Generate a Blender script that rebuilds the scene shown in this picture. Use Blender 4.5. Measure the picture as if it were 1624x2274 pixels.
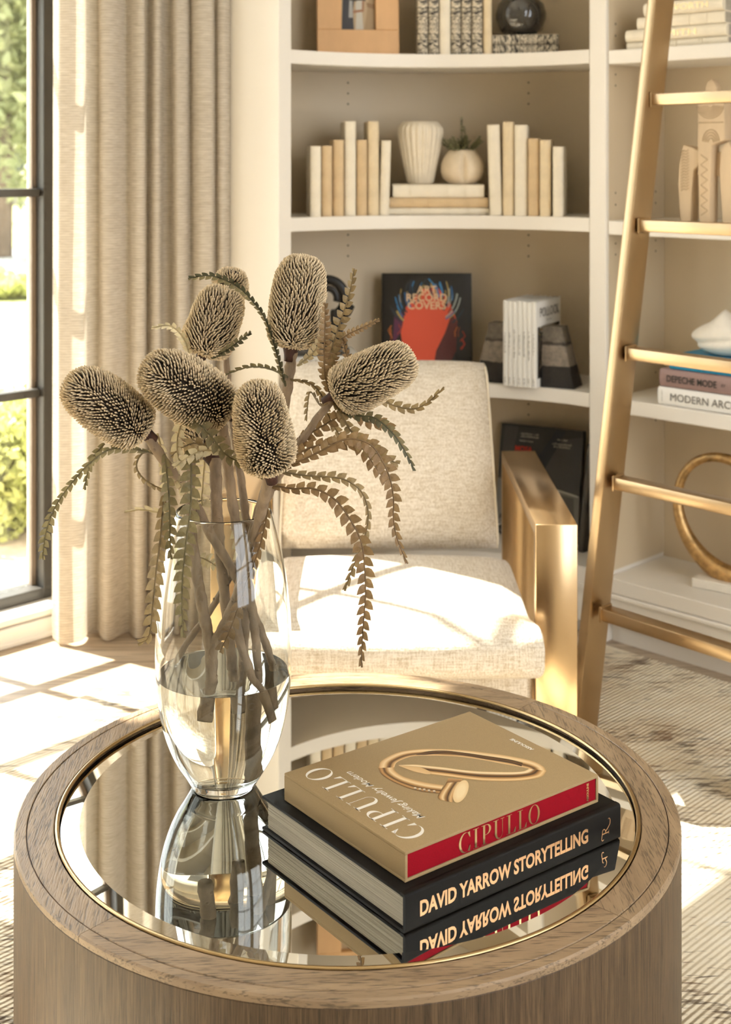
import bpy, bmesh, math, random
import numpy as np
from mathutils import Vector, Matrix, Euler

for _o in list(bpy.data.objects):
    bpy.data.objects.remove(_o)
SC = bpy.context.scene
COL = SC.collection
PI = math.pi

# ------------------------------------------------------------------ camera, sky, sun, exposure
IMG_W, IMG_H = 1624, 2274
F, CX, H0, HC = 2980.0, 812.0, 350.0, 1.43       # focal length in pixels, principal column, horizon row, eye height
cam = bpy.data.cameras.new('camera')
cam_o = bpy.data.objects.new('camera', cam)
COL.objects.link(cam_o)
cam_o.location = (0, 0, HC)
cam_o.rotation_euler = (PI / 2, 0, 0)
cam.sensor_fit = 'VERTICAL'
cam.sensor_height = 36.0
cam.sensor_width = 36.0
cam.lens = F / IMG_H * 36.0
cam.shift_y = -(IMG_H / 2 - H0) / IMG_H
cam.clip_start = 0.05
cam.clip_end = 400
cam.dof.use_dof = True
cam.dof.focus_distance = 2.0
cam.dof.aperture_fstop = 6.3
SC.camera = cam_o

world = bpy.data.worlds.new('sky')
SC.world = world
world.use_nodes = True
_bg = world.node_tree.nodes['Background']
_bg.inputs[0].default_value = (0.93, 0.97, 1.02, 1)
_bg.inputs[1].default_value = 4.1

SUN_DIR = Vector((0.86 * 0.545, -0.51 * 0.545, -0.8385)).normalized()   # direction the light travels
sun = bpy.data.lights.new('sun', 'SUN')
sun.energy = 20.0
sun.angle = 0.0093
sun.color = (1.0, 0.955, 0.89)
sun_o = bpy.data.objects.new('sun', sun)
COL.objects.link(sun_o)
sun_o.rotation_euler = SUN_DIR.to_track_quat('-Z', 'Y').to_euler()
sun_o.location = (-6, 8, 12)

SC.view_settings.view_transform = 'Standard'
SC.view_settings.look = 'None'
SC.view_settings.exposure = 0.42
SC.view_settings.gamma = 1.0
SC.view_settings.use_curve_mapping = False
cy = SC.cycles
cy.use_denoising = True
try:
    cy.denoiser = 'OPENIMAGEDENOISE'
except Exception:
    pass
cy.max_bounces = 9
cy.diffuse_bounces = 3
cy.glossy_bounces = 4
cy.transmission_bounces = 9
cy.use_adaptive_sampling = True
cy.adaptive_threshold = 0.09
cy.adaptive_min_samples = 12
cy.transparent_max_bounces = 16
cy.sample_clamp_indirect = 6.0
cy.blur_glossy = 0.4

# ------------------------------------------------------------------ helpers
def lin(h):
    h = h.lstrip('#')
    out = []
    for i in (0, 2, 4):
        c = int(h[i:i + 2], 16) / 255
        out.append(c / 12.92 if c <= 0.04045 else ((c + 0.055) / 1.055) ** 2.4)
    return tuple(out)

def at(px, py, Y):
    return Vector(((px - CX) / F * Y, Y, HC - (py - H0) / F * Y))

def atz(px, py, z):
    Y = F * (HC - z) / (py - H0)
    return Vector(((px - CX) / F * Y, Y, z))

Q2 = math.sqrt(2)
WOFF = 3.518
def RM(s, d, z=0.0):
    """room frame: s runs along the window wall, d is the distance from it into the room"""
    return Vector(((s + d - WOFF) / Q2, (s - d + WOFF) / Q2, z))

def s_of(px, d):
    k = (px - CX) / F
    return (WOFF - d) * (1 + k) / (1 - k)

def d_of(px, s):
    k = (px - CX) / F
    return (k * (s + WOFF) - (s - WOFF)) / (1 + k)

class G:
    """collects vertices and faces of one mesh"""
    def __init__(self):
        self.v = []; self.f = []; self.c = None
    def add(self, verts, faces, M=None):
        b = len(self.v)
        if M is not None:
            verts = [M @ Vector(p) for p in verts]
        self.v.extend([tuple(p) for p in verts])
        self.f.extend([tuple(i + b for i in f) for f in faces])
        return self
    def bm(self, bm, M=None):
        bm.verts.index_update()
        self.add([v.co.copy() for v in bm.verts], [[v.index for v in f.verts] for f in bm.faces], M)
        bm.free()
        return self
    def box(self, c, size, M=None, bev=0.0, seg=1):
        bm = bmesh.new()
        bmesh.ops.create_cube(bm, size=1.0)
        for v in bm.verts:
            v.co = Vector((v.co.x * size[0], v.co.y * size[1], v.co.z * size[2]))
        if bev > 0:
            bmesh.ops.bevel(bm, geom=bm.edges[:], offset=bev, segments=seg, affect='EDGES', profile=0.5)
        for v in bm.verts:
            v.co += Vector(c)
        return self.bm(bm, M)
    def lathe(self, prof, n=48, c=(0, 0, 0), M=None, closed=False, rfun=None):
        verts = []; faces = []
        for (r, z) in prof:
            for k in range(n):
                a = 2 * PI * k / n
                rr = r * (rfun(a, z) if rfun else 1.0)
                verts.append((c[0] + rr * math.cos(a), c[1] + rr * math.sin(a), c[2] + z))
        m = len(prof)
        rng = m if closed else m - 1
        for i in range(rng):
            j = (i + 1) % m
            for k in range(n):
                k2 = (k + 1) % n
                faces.append((i * n + k, i * n + k2, j * n + k2, j * n + k))
        if not closed:
            if prof[0][0] > 1e-5: faces.append(tuple(reversed(range(n))))
            if prof[-1][0] > 1e-5: faces.append(tuple((m - 1) * n + k for k in range(n)))
        return self.add(verts, faces, M)
    def tube(self, pts, rad, n=8, cap=True, M=None, flat=None):
        pts = [Vector(p) for p in pts]
        m = len(pts)
        if not hasattr(rad, '__len__'): rad = [rad] * m
        verts = []; faces = []
        t0 = (pts[1] - pts[0]).normalized()
        up = Vector((0, 0, 1)) if abs(t0.z) < 0.9 else Vector((1, 0, 0))
        e1 = t0.cross(up).normalized()
        for i in range(m):
            t = (pts[min(i + 1, m - 1)] - pts[max(i - 1, 0)]).normalized()
            e1 = (e1 - t * e1.dot(t)).normalized()
            e2 = t.cross(e1)
            for k in range(n):
                a = 2 * PI * k / n
                verts.append(pts[i] + (e1 * math.cos(a) + e2 * math.sin(a) * (flat or 1)) * rad[i])
        for i in range(m - 1):
            for k in range(n):
                k2 = (k + 1) % n
                faces.append((i * n + k, i * n + k2, (i + 1) * n + k2, (i + 1) * n + k))
        if cap:
            faces.append(tuple(reversed(range(n))))
            faces.append(tuple((m - 1) * n + k for k in range(n)))
        return self.add(verts, faces, M)
    def prism(self, poly, z0, z1, M=None):
        n = len(poly)
        verts = [(p[0], p[1], z0) for p in poly] + [(p[0], p[1], z1) for p in poly]
        faces = [tuple(reversed(range(n))), tuple(range(n, 2 * n))]
        faces += [(i, (i + 1) % n, n + (i + 1) % n, n + i) for i in range(n)]
        return self.add(verts, faces, M)
    def sector(self, c, r0, r1, a0, a1, z0, z1, n=24):
        """ring sector, angles measured from +Y towards +X"""
        verts = []; faces = []
        for i in range(n + 1):
            a = a0 + (a1 - a0) * i / n
            for (r, z) in ((r0, z0), (r1, z0), (r1, z1), (r0, z1)):
                verts.append((c[0] + r * math.sin(a), c[1] + r * math.cos(a), z))
        for i in range(n):
            for k in range(4):
                k2 = (k + 1) % 4
                faces.append((i * 4 + k, i * 4 + k2, (i + 1) * 4 + k2, (i + 1) * 4 + k))
        faces.append((0, 1, 2, 3)[::-1]); faces.append(tuple(n * 4 + k for k in range(4)))
        return self.add(verts, faces)

def catmull(pts, per=8):
    P = [Vector(p) for p in pts]
    P = [P[0] * 2 - P[1]] + P + [P[-1] * 2 - P[-2]]
    out = []
    for i in range(1, len(P) - 2):
        for k in range(per):
            t = k / per
            a, b, c, d = P[i - 1], P[i], P[i + 1], P[i + 2]
            out.append(0.5 * ((2 * b) + (c - a) * t + (2 * a - 5 * b + 4 * c - d) * t * t + (3 * b - a - 3 * c + d) * t ** 3))
    out.append(P[-2].copy())
    return out

def mk(name, g, mat, parent=None, smooth=False, auto=None, fix=True):
    me = bpy.data.meshes.new(name)
    me.from_pydata([tuple(p) for p in g.v], [], g.f)
    if fix:
        bm = bmesh.new(); bm.from_mesh(me)
        bmesh.ops.recalc_face_normals(bm, faces=bm.faces[:])
        bm.to_mesh(me); bm.free()
    if mat: me.materials.append(mat)
    o = bpy.data.objects.new(name, me)
    COL.objects.link(o)
    if parent is not None: o.parent = parent
    if smooth or auto:
        me.polygons.foreach_set('use_smooth', [True] * len(me.polygons))
        if auto:
            try: me.set_sharp_from_angle(angle=math.radians(auto))
            except Exception: pass
    return o

def thing(name, label, cat, loc=(0, 0, 0), rot=(0, 0, 0), group=None):
    o = bpy.data.objects.new(name, None)
    o.empty_display_size = 0.05
    COL.objects.link(o)
    o.location = loc
    o.rotation_euler = rot
    o['label'] = label; o['category'] = cat
    if group: o['group'] = group
    return o

def tag(o, label, cat, group=None):
    o['label'] = label; o['category'] = cat
    if group: o['group'] = group
    return o

def struct(o, label=None):
    o['kind'] = 'structure'
    if label: o['label'] = label
    return o

# ------------------------------------------------------------------ materials
MATS = {}
def nmat(name):
    m = bpy.data.materials.new(name); m.use_nodes = True
    MATS[name] = m
    nt = m.node_tree
    return m, nt, nt.nodes['Principled BSDF']

def node(nt, typ, **kw):
    n = nt.nodes.new(typ)
    for k, v in kw.items():
        if k in n.inputs: n.inputs[k].default_value = v
        else: setattr(n, k, v)
    return n

def coords(nt, scale=(1, 1, 1), rot=(0, 0, 0), kind='Object', loc=(0, 0, 0)):
    tc = nt.nodes.new('ShaderNodeTexCoord')
    mp = nt.nodes.new('ShaderNodeMapping')
    mp.inputs['Scale'].default_value = scale
    mp.inputs['Rotation'].default_value = rot
    mp.inputs['Location'].default_value = loc
    nt.links.new(tc.outputs[kind], mp.inputs['Vector'])
    return mp.outputs['Vector']

def noise(nt, vec, scale, detail=3, rough=0.55, dist=0.0):
    n = node(nt, 'ShaderNodeTexNoise', Scale=scale, Detail=detail, Roughness=rough, Distortion=dist)
    nt.links.new(vec, n.inputs['Vector'])
    return n.outputs['Fac']

def ramp(nt, fac, stops):
    r = nt.nodes.new('ShaderNodeValToRGB')
    cr = r.color_ramp
    while len(cr.elements) < len(stops): cr.elements.new(0.5)
    for e, (p, c) in zip(cr.elements, stops):
        e.position = p
        e.color = (c[0], c[1], c[2], 1) if hasattr(c, '__len__') else (c, c, c, 1)
    nt.links.new(fac, r.inputs['Fac'])
    return r.outputs['Color']

def mixc(nt, fac, a, b, mode='MIX'):
    m = nt.nodes.new('ShaderNodeMix'); m.data_type = 'RGBA'; m.blend_type = mode
    for sock, val in (('Factor', fac),):
        s = [i for i in m.inputs if i.name == 'Factor' and i.type == 'VALUE'][0]
        if hasattr(val, 'links'): nt.links.new(val, s)
        else: s.default_value = val
    ci = [i for i in m.inputs if i.type == 'RGBA']
    for s, val in zip(ci, (a, b)):
        if hasattr(val, 'links'): nt.links.new(val, s)
        else: s.default_value = (val[0], val[1], val[2], 1)
    return [o for o in m.outputs if o.type == 'RGBA'][0]

def math_n(nt, op, a, b=None):
    m = nt.nodes.new('ShaderNodeMath'); m.operation = op
    for i, val in enumerate((a, b)):
        if val is None: continue
        if hasattr(val, 'links'): nt.links.new(val, m.inputs[i])
        else: m.inputs[i].default_value = val
    return m.outputs[0]

def bump(nt, bs, height, strength=0.3, dist=0.002):
    b = node(nt, 'ShaderNodeBump', Strength=strength, Distance=dist)
    nt.links.new(height, b.inputs['Height'])
    nt.links.new(b.outputs['Normal'], bs.inputs['Normal'])

def plain(name, col, rough=0.5, metal=0.0, var=None, bmp=None, spec=None, coat=0.0):
    m, nt, bs = nmat(name)
    c = lin(col) if isinstance(col, str) else col
    bs.inputs['Base Color'].default_value = (*c, 1)
    bs.inputs['Roughness'].default_value = rough
    bs.inputs['Metallic'].default_value = metal
    if spec is not None: bs.inputs['Specular IOR Level'].default_value = spec
    if coat: bs.inputs['Coat Weight'].default_value = coat
    if var:
        sc, amt = var[0], var[1]
        v = coords(nt, scale=var[2] if len(var) > 2 else (1, 1, 1))
        f = noise(nt, v, sc, 4)
        lo = tuple(x * (1 - amt) for x in c); hi = tuple(min(1, x * (1 + amt)) for x in c)
        nt.links.new(ramp(nt, f, [(0.3, lo), (0.7, hi)]), bs.inputs['Base Color'])
    if bmp:
        v = coords(nt, scale=bmp[3] if len(bmp) > 3 else (1, 1, 1))
        bump(nt, bs, noise(nt, v, bmp[0], 3), bmp[1], bmp[2])
    return m

PAINT = plain('bookcase_paint', '#EDE5D8', 0.42)
PAINT_SHADED = plain('bookcase_shaded_paint', '#D5C2A3', 0.5)  # same bookcase paint, darkened to put the interior shade into the colour
WALLP = plain('wall_paint', '#ECE4D6', 0.6)
TRIMW = plain('window_trim_paint', '#F4F0E8', 0.4)
CEILP = plain('ceiling_paint', '#F0ECE4', 0.8)
STEEL = plain('window_steel', '#4A4640', 0.45, 0.3)
STEEL_IN = plain('window_glazing_bead', '#8A7866', 0.5)
HOLE = plain('peg_hole_dark', '#6A5B46', 0.9)
BRASS = plain('satin_brass', (0.70, 0.50, 0.285), 0.24, 1.0, bmp=(300, 0.03, 0.0002, (1, 1, 0.03)))
BRASS_L = plain('ladder_brass', (0.51, 0.37, 0.215), 0.32, 1.0, bmp=(120, 0.06, 0.0005))
BRASS_D = plain('table_brass_ring', (0.46, 0.33, 0.17), 0.25, 1.0)
GOLD_FOIL = plain('gold_foil', (0.82, 0.60, 0.30), 0.28, 1.0)
COPPER_FOIL = plain('copper_foil', '#D9A878', 0.35, 0.55)
MIRROR = plain('mirror_silver', (0.80, 0.79, 0.745), 0.008, 1.0)
WHITE_INK = plain('white_ink', '#F1E9DC', 0.6)
RED_INK = plain('red_ink', '#D23A28', 0.5)
GREY_INK = plain('grey_ink', '#6E675E', 0.6)
DARK_INK = plain('dark_ink', '#3A352F', 0.6)
TAN_BOARD = plain('tan_cloth_board', '#A58C66', 0.7, var=(900, 0.10), bmp=(1400, 0.25, 0.0004), spec=0.2)
RED_CLOTH = plain('red_cloth', '#94061A', 0.75, var=(700, 0.14), bmp=(1500, 0.3, 0.0004), spec=0.15)
BLACK_CLOTH = plain('black_cloth', '#16130F', 0.6, var=(500, 0.15), bmp=(1400, 0.2, 0.0003), spec=0.18)
PAGE = plain('page_edge', '#CFC4AC', 0.8)
VELLUM_W = plain('vellum_white', '#EBDFC8', 0.55, var=(22, 0.06), bmp=(60, 0.25, 0.002))
VELLUM_C = plain('vellum_cream', '#E2CDA8', 0.55, var=(22, 0.09), bmp=(60, 0.25, 0.002))
VELLUM_T = plain('vellum_tan', '#D3B78D', 0.55, var=(22, 0.10), bmp=(60, 0.25, 0.002))
CERAMIC = plain('matte_ceramic', '#E6D8C0', 0.5, var=(40, 0.04))
CERAMIC_P = plain('matte_pot_ceramic', '#E0CDB0', 0.55, var=(40, 0.04))
BLACK_SCULPT = plain('black_sculpture', '#1B1815', 0.4)
STONE_W = plain('white_stone', '#EDE4D4', 0.6, var=(30, 0.05))
WOODCARVE = plain('carved_pale_wood', '#D6BC98', 0.6, var=(14, 0.10, (1, 1, 0.2)))
MAPLE = plain('maple_frame', '#E0B07A', 0.45, var=(9, 0.12, (1, 1, 0.35)))
DARKGLASS = plain('smoked_glass', '#38342E', 0.06, 0.0, spec=0.7, coat=0.6)
PAPERWHITE = plain('paperback_white', '#F0ECE4', 0.5)
GOLDLEAF = plain('gilded_metal', (0.55, 0.36, 0.16), 0.42, 1.0, var=(45, 0.35), bmp=(60, 0.5, 0.003))
MAUVE = plain('mauve_cloth', '#9C7F78', 0.6, var=(300, 0.06))
BLUECOVER = plain('blue_cover', '#1E8FB8', 0.4)
GREYBOOK = plain('grey_book', '#5A554C', 0.6)

def paged():
    m, nt, bs = nmat('page_block')
    v = coords(nt, scale=(1, 1, 1))
    sep = nt.nodes.new('ShaderNodeSeparateXYZ'); nt.links.new(v, sep.inputs[0])
    n = node(nt, 'ShaderNodeTexNoise', Scale=1.0, Detail=2.0)
    mp = nt.nodes.new('ShaderNodeMapping'); mp.inputs['Scale'].default_value = (2600, 6, 6)
    nt.links.new(v, mp.inputs['Vector']); nt.links.new(mp.outputs[0], n.inputs['Vector'])
    nt.links.new(ramp(nt, n.outputs['Fac'], [(0.3, lin('#6E6657')), (0.5, lin('#B5AB97')), (0.75, lin('#D6CDBB'))]), bs.inputs['Base Color'])
    bs.inputs['Roughness'].default_value = 0.8
    return m
PAGES = paged()

def zebra(name, scale, dirv):
    m, nt, bs = nmat(name)
    v = coords(nt, scale=scale)
    f = noise(nt, v, 1.0, 2, 0.6, 1.2)
    nt.links.new(ramp(nt, f, [(0.47, lin('#2A2520')), (0.52, lin('#D9CBB2'))]), bs.inputs['Base Color'])
    bs.inputs['Roughness'].default_value = 0.6
    return m
ZEBRA = zebra('zebra_cloth', (60, 60, 260), None)

def oak(name, along, dark, mid, light, scale=1.0, rough=0.5):
    """cerused oak: grain runs along axis `along` of the object"""
    m, nt, bs = nmat(name)
    st = [38 * scale] * 3; st[along] = 2.0 * scale
    st2 = [260 * scale] * 3; st2[along] = 7 * scale
    v1 = coords(nt, scale=tuple(st)); v2 = coords(nt, scale=tuple(st2))
    a = noise(nt, v1, 1.0, 4, 0.6, 1.6)
    b = noise(nt, v2, 1.0, 3, 0.6, 0.4)
    base = ramp(nt, a, [(0.30, lin(dark)), (0.5, lin(mid)), (0.72, lin(light))])
    pores = ramp(nt, b, [(0.40, 0.42), (0.52, 1.0)])
    nt.links.new(mixc(nt, 0.75, base, pores, 'MULTIPLY'), bs.inputs['Base Color'])
    bs.inputs['Roughness'].default_value = rough
    bump(nt, bs, b, 0.35, 0.0012)
    return m
OAK_SIDE = oak('oak_veneer_vertical', 2, '#4A3926', '#5E4932', '#715A3F', 2.4, 0.5)

def oak_cathedral():
    m, nt, bs = nmat('oak_rim_grain')
    # distorted rings, stretched along local x (the chord of the segment)
    v = coords(nt, scale=(2.2, 11, 11))
    nz = noise(nt, v, 1.0, 3, 0.5, 0.6)
    wv = math_n(nt, 'SINE', math_n(nt, 'MULTIPLY', nz, 62.0))
    v2 = coords(nt, scale=(34, 420, 420))
    pores = noise(nt, v2, 1.0, 3, 0.6)
    p = math_n(nt, 'ADD', math_n(nt, 'MULTIPLY', wv, 0.06), pores)
    pr = ramp(nt, p, [(0.36, 0.25), (0.47, 1.0)])
    v3 = coords(nt, scale=(3, 30, 30))
    base = ramp(nt, noise(nt, v3, 1.0, 3), [(0.3, lin('#8C745A')), (0.7, lin('#A88E6F'))])
    nt.links.new(mixc(nt, 0.72, base, pr, 'MULTIPLY'), bs.inputs['Base Color'])
    bs.inputs['Roughness'].default_value = 0.38
    bump(nt, bs, p, 0.4, 0.0016)
    return m
OAK_RIM = oak_cathedral()
OAK_GROOVE = plain('oak_groove', '#4B3B2C', 0.6)
FLOORM = oak('floor_oak', 0, '#A89279', '#BAA58B', '#C9B59C', 0.5, 0.42)

def linen(name, col, col2, scale=420, strength=0.5, sheen=0.15):
    m, nt, bs = nmat(name)
    v = coords(nt)
    vx = coords(nt, scale=(1, 0.07, 1)); vz = coords(nt, scale=(0.07, 1, 1)); vq = coords(nt, scale=(1, 1, 0.07))
    a = noise(nt, vx, scale, 2); b = noise(nt, vz, scale, 2); c = noise(nt, vq, scale, 2)
    h = math_n(nt, 'ADD', math_n(nt, 'ADD', a, b), c)
    h3 = math_n(nt, 'DIVIDE', h, 3.0)
    nt.links.new(ramp(nt, h3, [(0.38, lin(col2)), (0.58, lin(col))]), bs.inputs['Base Color'])
    bs.inputs['Roughness'].default_value = 0.9
    bs.inputs['Sheen Weight'].default_value = sheen
    bump(nt, bs, h3, strength, 0.004)
    return m
LINEN = linen('chair_linen', '#EBE0CF', '#BFAC8E', 300, 0.7)
PIPING = plain('chair_piping', '#E6D8C0', 0.9)

def curtain_mat():
    m = bpy.data.materials.new('curtain_linen'); m.use_nodes = True
    nt = m.node_tree; bs = nt.nodes['Principled BSDF']
    out = nt.nodes['Material Output']
    v = coords(nt, scale=(1, 1, 1))
    sep = nt.nodes.new('ShaderNodeSeparateXYZ'); nt.links.new(v, sep.inputs[0])
    vs = coords(nt, scale=(30, 30, 700))
    streak = noise(nt, vs, 1.0, 2, 0.6)
    rib = math_n(nt, 'SINE', math_n(nt, 'MULTIPLY', sep.outputs['Z'], 2 * PI / 0.0075))
    h = math_n(nt, 'ADD', math_n(nt, 'MULTIPLY', rib, 0.13), streak)
    col = ramp(nt, h, [(0.25, lin('#B3A48D')), (0.75, lin('#EAE0D0'))])
    nt.links.new(col, bs.inputs['Base Color'])
    bs.inputs['Roughness'].default_value = 0.9
    bump(nt, bs, h, 0.5, 0.002)
    tr = nt.nodes.new('ShaderNodeBsdfTranslucent')
    nt.links.new(col, tr.inputs['Color'])
    mx = nt.nodes.new('ShaderNodeMixShader'); mx.inputs[0].default_value = 0.30
    nt.links.new(bs.outputs[0], mx.inputs[1]); nt.links.new(tr.outputs[0], mx.inputs[2])
    nt.links.new(mx.outputs[0], out.inputs['Surface'])
    return m
CURTAIN = curtain_mat()

def rug_mat():
    m, nt, bs = nmat('distressed_rug')
    r45 = (0, 0, -PI / 4)                         # local x = s (along the ridges), local y = across
    v = coords(nt, rot=r45)
    vs = coords(nt, rot=r45, scale=(16, 95, 1))
    vb = coords(nt, rot=r45, scale=(1.6, 2.6, 1))
    vm = coords(nt, rot=r45, scale=(6, 10, 1))
    streak = noise(nt, vs, 1.0, 3, 0.65)
    big = noise(nt, vb, 1.0, 3, 0.6)
    mid = noise(nt, vm, 1.0, 4, 0.6)
    base = ramp(nt, mid, [(0.3, lin('#DDCBAE')), (0.55, lin('#E8DAC0')), (0.75, lin('#EFE5D2'))])
    brown = ramp(nt, mid, [(0.35, lin('#8A6D50')), (0.65, lin('#4A4038'))])
    sel = math_n(nt, 'ADD', math_n(nt, 'MULTIPLY', streak, 0.9), math_n(nt, 'MULTIPLY', big, 0.8))
    fac = ramp(nt, sel, [(0.90, 0.0), (0.98, 1.0)])
    nt.links.new(mixc(nt, math_n(nt, 'MULTIPLY', fac, 0.85), base, brown), bs.inputs['Base Color'])
    bs.inputs['Roughness'].default_value = 0.95
    sep = nt.nodes.new('ShaderNodeSeparateXYZ'); nt.links.new(v, sep.inputs[0])
    wob = math_n(nt, 'MULTIPLY', mid, 2.5)
    rib = math_n(nt, 'SINE', math_n(nt, 'ADD', math_n(nt, 'MULTIPLY', sep.outputs['Y'], 2 * PI / 0.0115), wob))
    h = math_n(nt, 'ADD', math_n(nt, 'MULTIPLY', rib, 0.5), math_n(nt, 'MULTIPLY', streak, 1.0))
    bump(nt, bs, h, 0.7, 0.006)
    return m
RUG = rug_mat()

def thin_glass(name, tint=(1, 1, 1)):
    m = bpy.data.materials.new(name); m.use_nodes = True
    nt = m.node_tree
    nt.nodes.remove(nt.nodes['Principled BSDF'])
    tr = nt.nodes.new('ShaderNodeBsdfTransparent'); tr.inputs[0].default_value = (*tint, 1)
    gl = nt.nodes.new('ShaderNodeBsdfGlossy'); gl.inputs['Roughness'].default_value = 0.02
    lw = nt.nodes.new('ShaderNodeLayerWeight'); lw.inputs['Blend'].default_value = 0.5
    sch = math_n(nt, 'ADD', math_n(nt, 'MULTIPLY', math_n(nt, 'POWER', lw.outputs['Facing'], 5.0), 0.93), 0.045)
    mx = nt.nodes.new('ShaderNodeMixShader')
    nt.links.new(sch, mx.inputs[0]); nt.links.new(tr.outputs[0], mx.inputs[1]); nt.links.new(gl.outputs[0], mx.inputs[2])
    nt.links.new(mx.outputs[0], nt.nodes['Material Output'].inputs['Surface'])
    return m
PANE = thin_glass('window_glass', (0.97, 0.98, 0.96))

def solid_glass(name, ior, col=(1, 1, 1)):
    m = bpy.data.materials.new(name); m.use_nodes = True
    nt = m.node_tree
    nt.nodes.remove(nt.nodes['Principled BSDF'])
    g = nt.nodes.new('ShaderNodeBsdfGlass')
    g.inputs['IOR'].default_value = ior; g.inputs['Roughness'].default_value = 0.0
    g.inputs['Color'].default_value = (*col, 1)
    nt.links.new(g.outputs[0], nt.nodes['Material Output'].inputs['Surface'])
    return m
GLASS = solid_glass('clear_glass', 1.45, (0.985, 0.99, 0.98))
WATER = solid_glass('water', 1.333, (0.985, 0.985, 0.965))

def leaf_mat(name, front, back, trans=0.30):
    m = bpy.data.materials.new(name); m.use_nodes = True
    nt = m.node_tree; bs = nt.nodes['Principled BSDF']
    geo = nt.nodes.new('ShaderNodeNewGeometry')
    v = coords(nt)
    f = noise(nt, v, 55, 3)
    ca = mixc(nt, geo.outputs['Backfacing'], lin(front), lin(back))
    cb = mixc(nt, 1.0, ca, ramp(nt, f, [(0.3, 0.72), (0.7, 1.15)]), 'MULTIPLY')
    nt.links.new(cb, bs.inputs['Base Color'])
    bs.inputs['Roughness'].default_value = 0.55
    tr = nt.nodes.new('ShaderNodeBsdfTranslucent'); nt.links.new(cb, tr.inputs['Color'])
    mx = nt.nodes.new('ShaderNodeMixShader'); mx.inputs[0].default_value = trans
    nt.links.new(bs.outputs[0], mx.inputs[1]); nt.links.new(tr.outputs[0], mx.inputs[2])
    nt.links.new(mx.outputs[0], nt.nodes['Material Output'].inputs['Surface'])
    return m
LEAF_TAN = leaf_mat('leaf_dry_tan', '#8E7852', '#9A845C')
LEAF_OLIVE = leaf_mat('leaf_olive', '#7A6E4A', '#877A55')
LEAF_PALE = leaf_mat('leaf_pale_dry', '#C4B48E', '#CDBE9B', 0.4)
LEAF_GREEN = leaf_mat('leaf_dark_green', '#57533A', '#7F7350')
LEAF_BROWN = leaf_mat('leaf_brown', '#8A6E4B', '#987C55')
BARK = plain('stem_bark', '#937E66', 0.85, var=(60, 0.30, (1, 1, 0.35)), bmp=(140, 0.6, 0.002))
BARK_RED = plain('stem_red_neck', '#43261A', 0.7, var=(80, 0.4))

def attr_mat(name, rough=0.7, attr='Col'):
    m, nt, bs = nmat(name)
    a = nt.nodes.new('ShaderNodeAttribute'); a.attribute_name = attr
    nt.links.new(a.outputs['Color'], bs.inputs['Base Color'])
    bs.inputs['Roughness'].default_value = rough
    return m
FLORET = attr_mat('banksia_floret', 0.75)
PRINT = attr_mat('printed_colour', 0.5)
CORE = plain('banksia_core', '#3A2E22', 0.9)

# ------------------------------------------------------------------ lettering
def text_geo(s, size=1.0, bold=0.0, shear=0.0, space=1.0, width=None, ext=0.0):
    """flat text as (verts, faces) in the xy plane, centred on the origin"""
    cu = bpy.data.curves.new('lettering', 'FONT')
    cu.body = s; cu.size = size; cu.offset = bold; cu.shear = shear; cu.space_character = space
    cu.align_x = 'CENTER'; cu.align_y = 'CENTER'; cu.resolution_u = 3; cu.extrude = ext
    ob = bpy.data.objects.new('lettering', cu)
    COL.objects.link(ob)
    dg = bpy.context.evaluated_depsgraph_get()
    me = bpy.data.meshes.new_from_object(ob.evaluated_get(dg))
    v = [tuple(p.co) for p in me.vertices]; f = [tuple(p.vertices) for p in me.polygons]
    bpy.data.objects.remove(ob); bpy.data.curves.remove(cu); bpy.data.meshes.remove(me)
    if v:
        x0 = min(p[0] for p in v); x1 = max(p[0] for p in v); y0 = min(p[1] for p in v); y1 = max(p[1] for p in v)
        k = (width / (x1 - x0)) if width else 1.0
        v = [((p[0] - (x0 + x1) / 2) * k, (p[1] - (y0 + y1) / 2), p[2]) for p in v]
    return v, f

def basis(o, ex, ey):
    ex = Vector(ex).normalized(); ey = Vector(ey).normalized(); ez = ex.cross(ey)
    M = Matrix.Identity(4)
    for i in range(3):
        M[i][0], M[i][1], M[i][2], M[i][3] = ex[i], ey[i], ez[i], o[i]
    return M

def ribbon(pts, wid):
    """2-D stroke of varying width"""
    v = []; f = []
    n = len(pts)
    for i in range(n):
        a = pts[max(i - 1, 0)]; b = pts[min(i + 1, n - 1)]
        dx, dy = b[0] - a[0], b[1] - a[1]
        l = math.hypot(dx, dy) or 1
        w = wid[i] if hasattr(wid, '__len__') else wid
        v += [(pts[i][0] - dy / l * w / 2, pts[i][1] + dx / l * w / 2, 0), (pts[i][0] + dy / l * w / 2, pts[i][1] - dx / l * w / 2, 0)]
    for i in range(n - 1):
        f.append((2 * i, 2 * i + 1, 2 * i + 3, 2 * i + 2))
    return v, f

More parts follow.
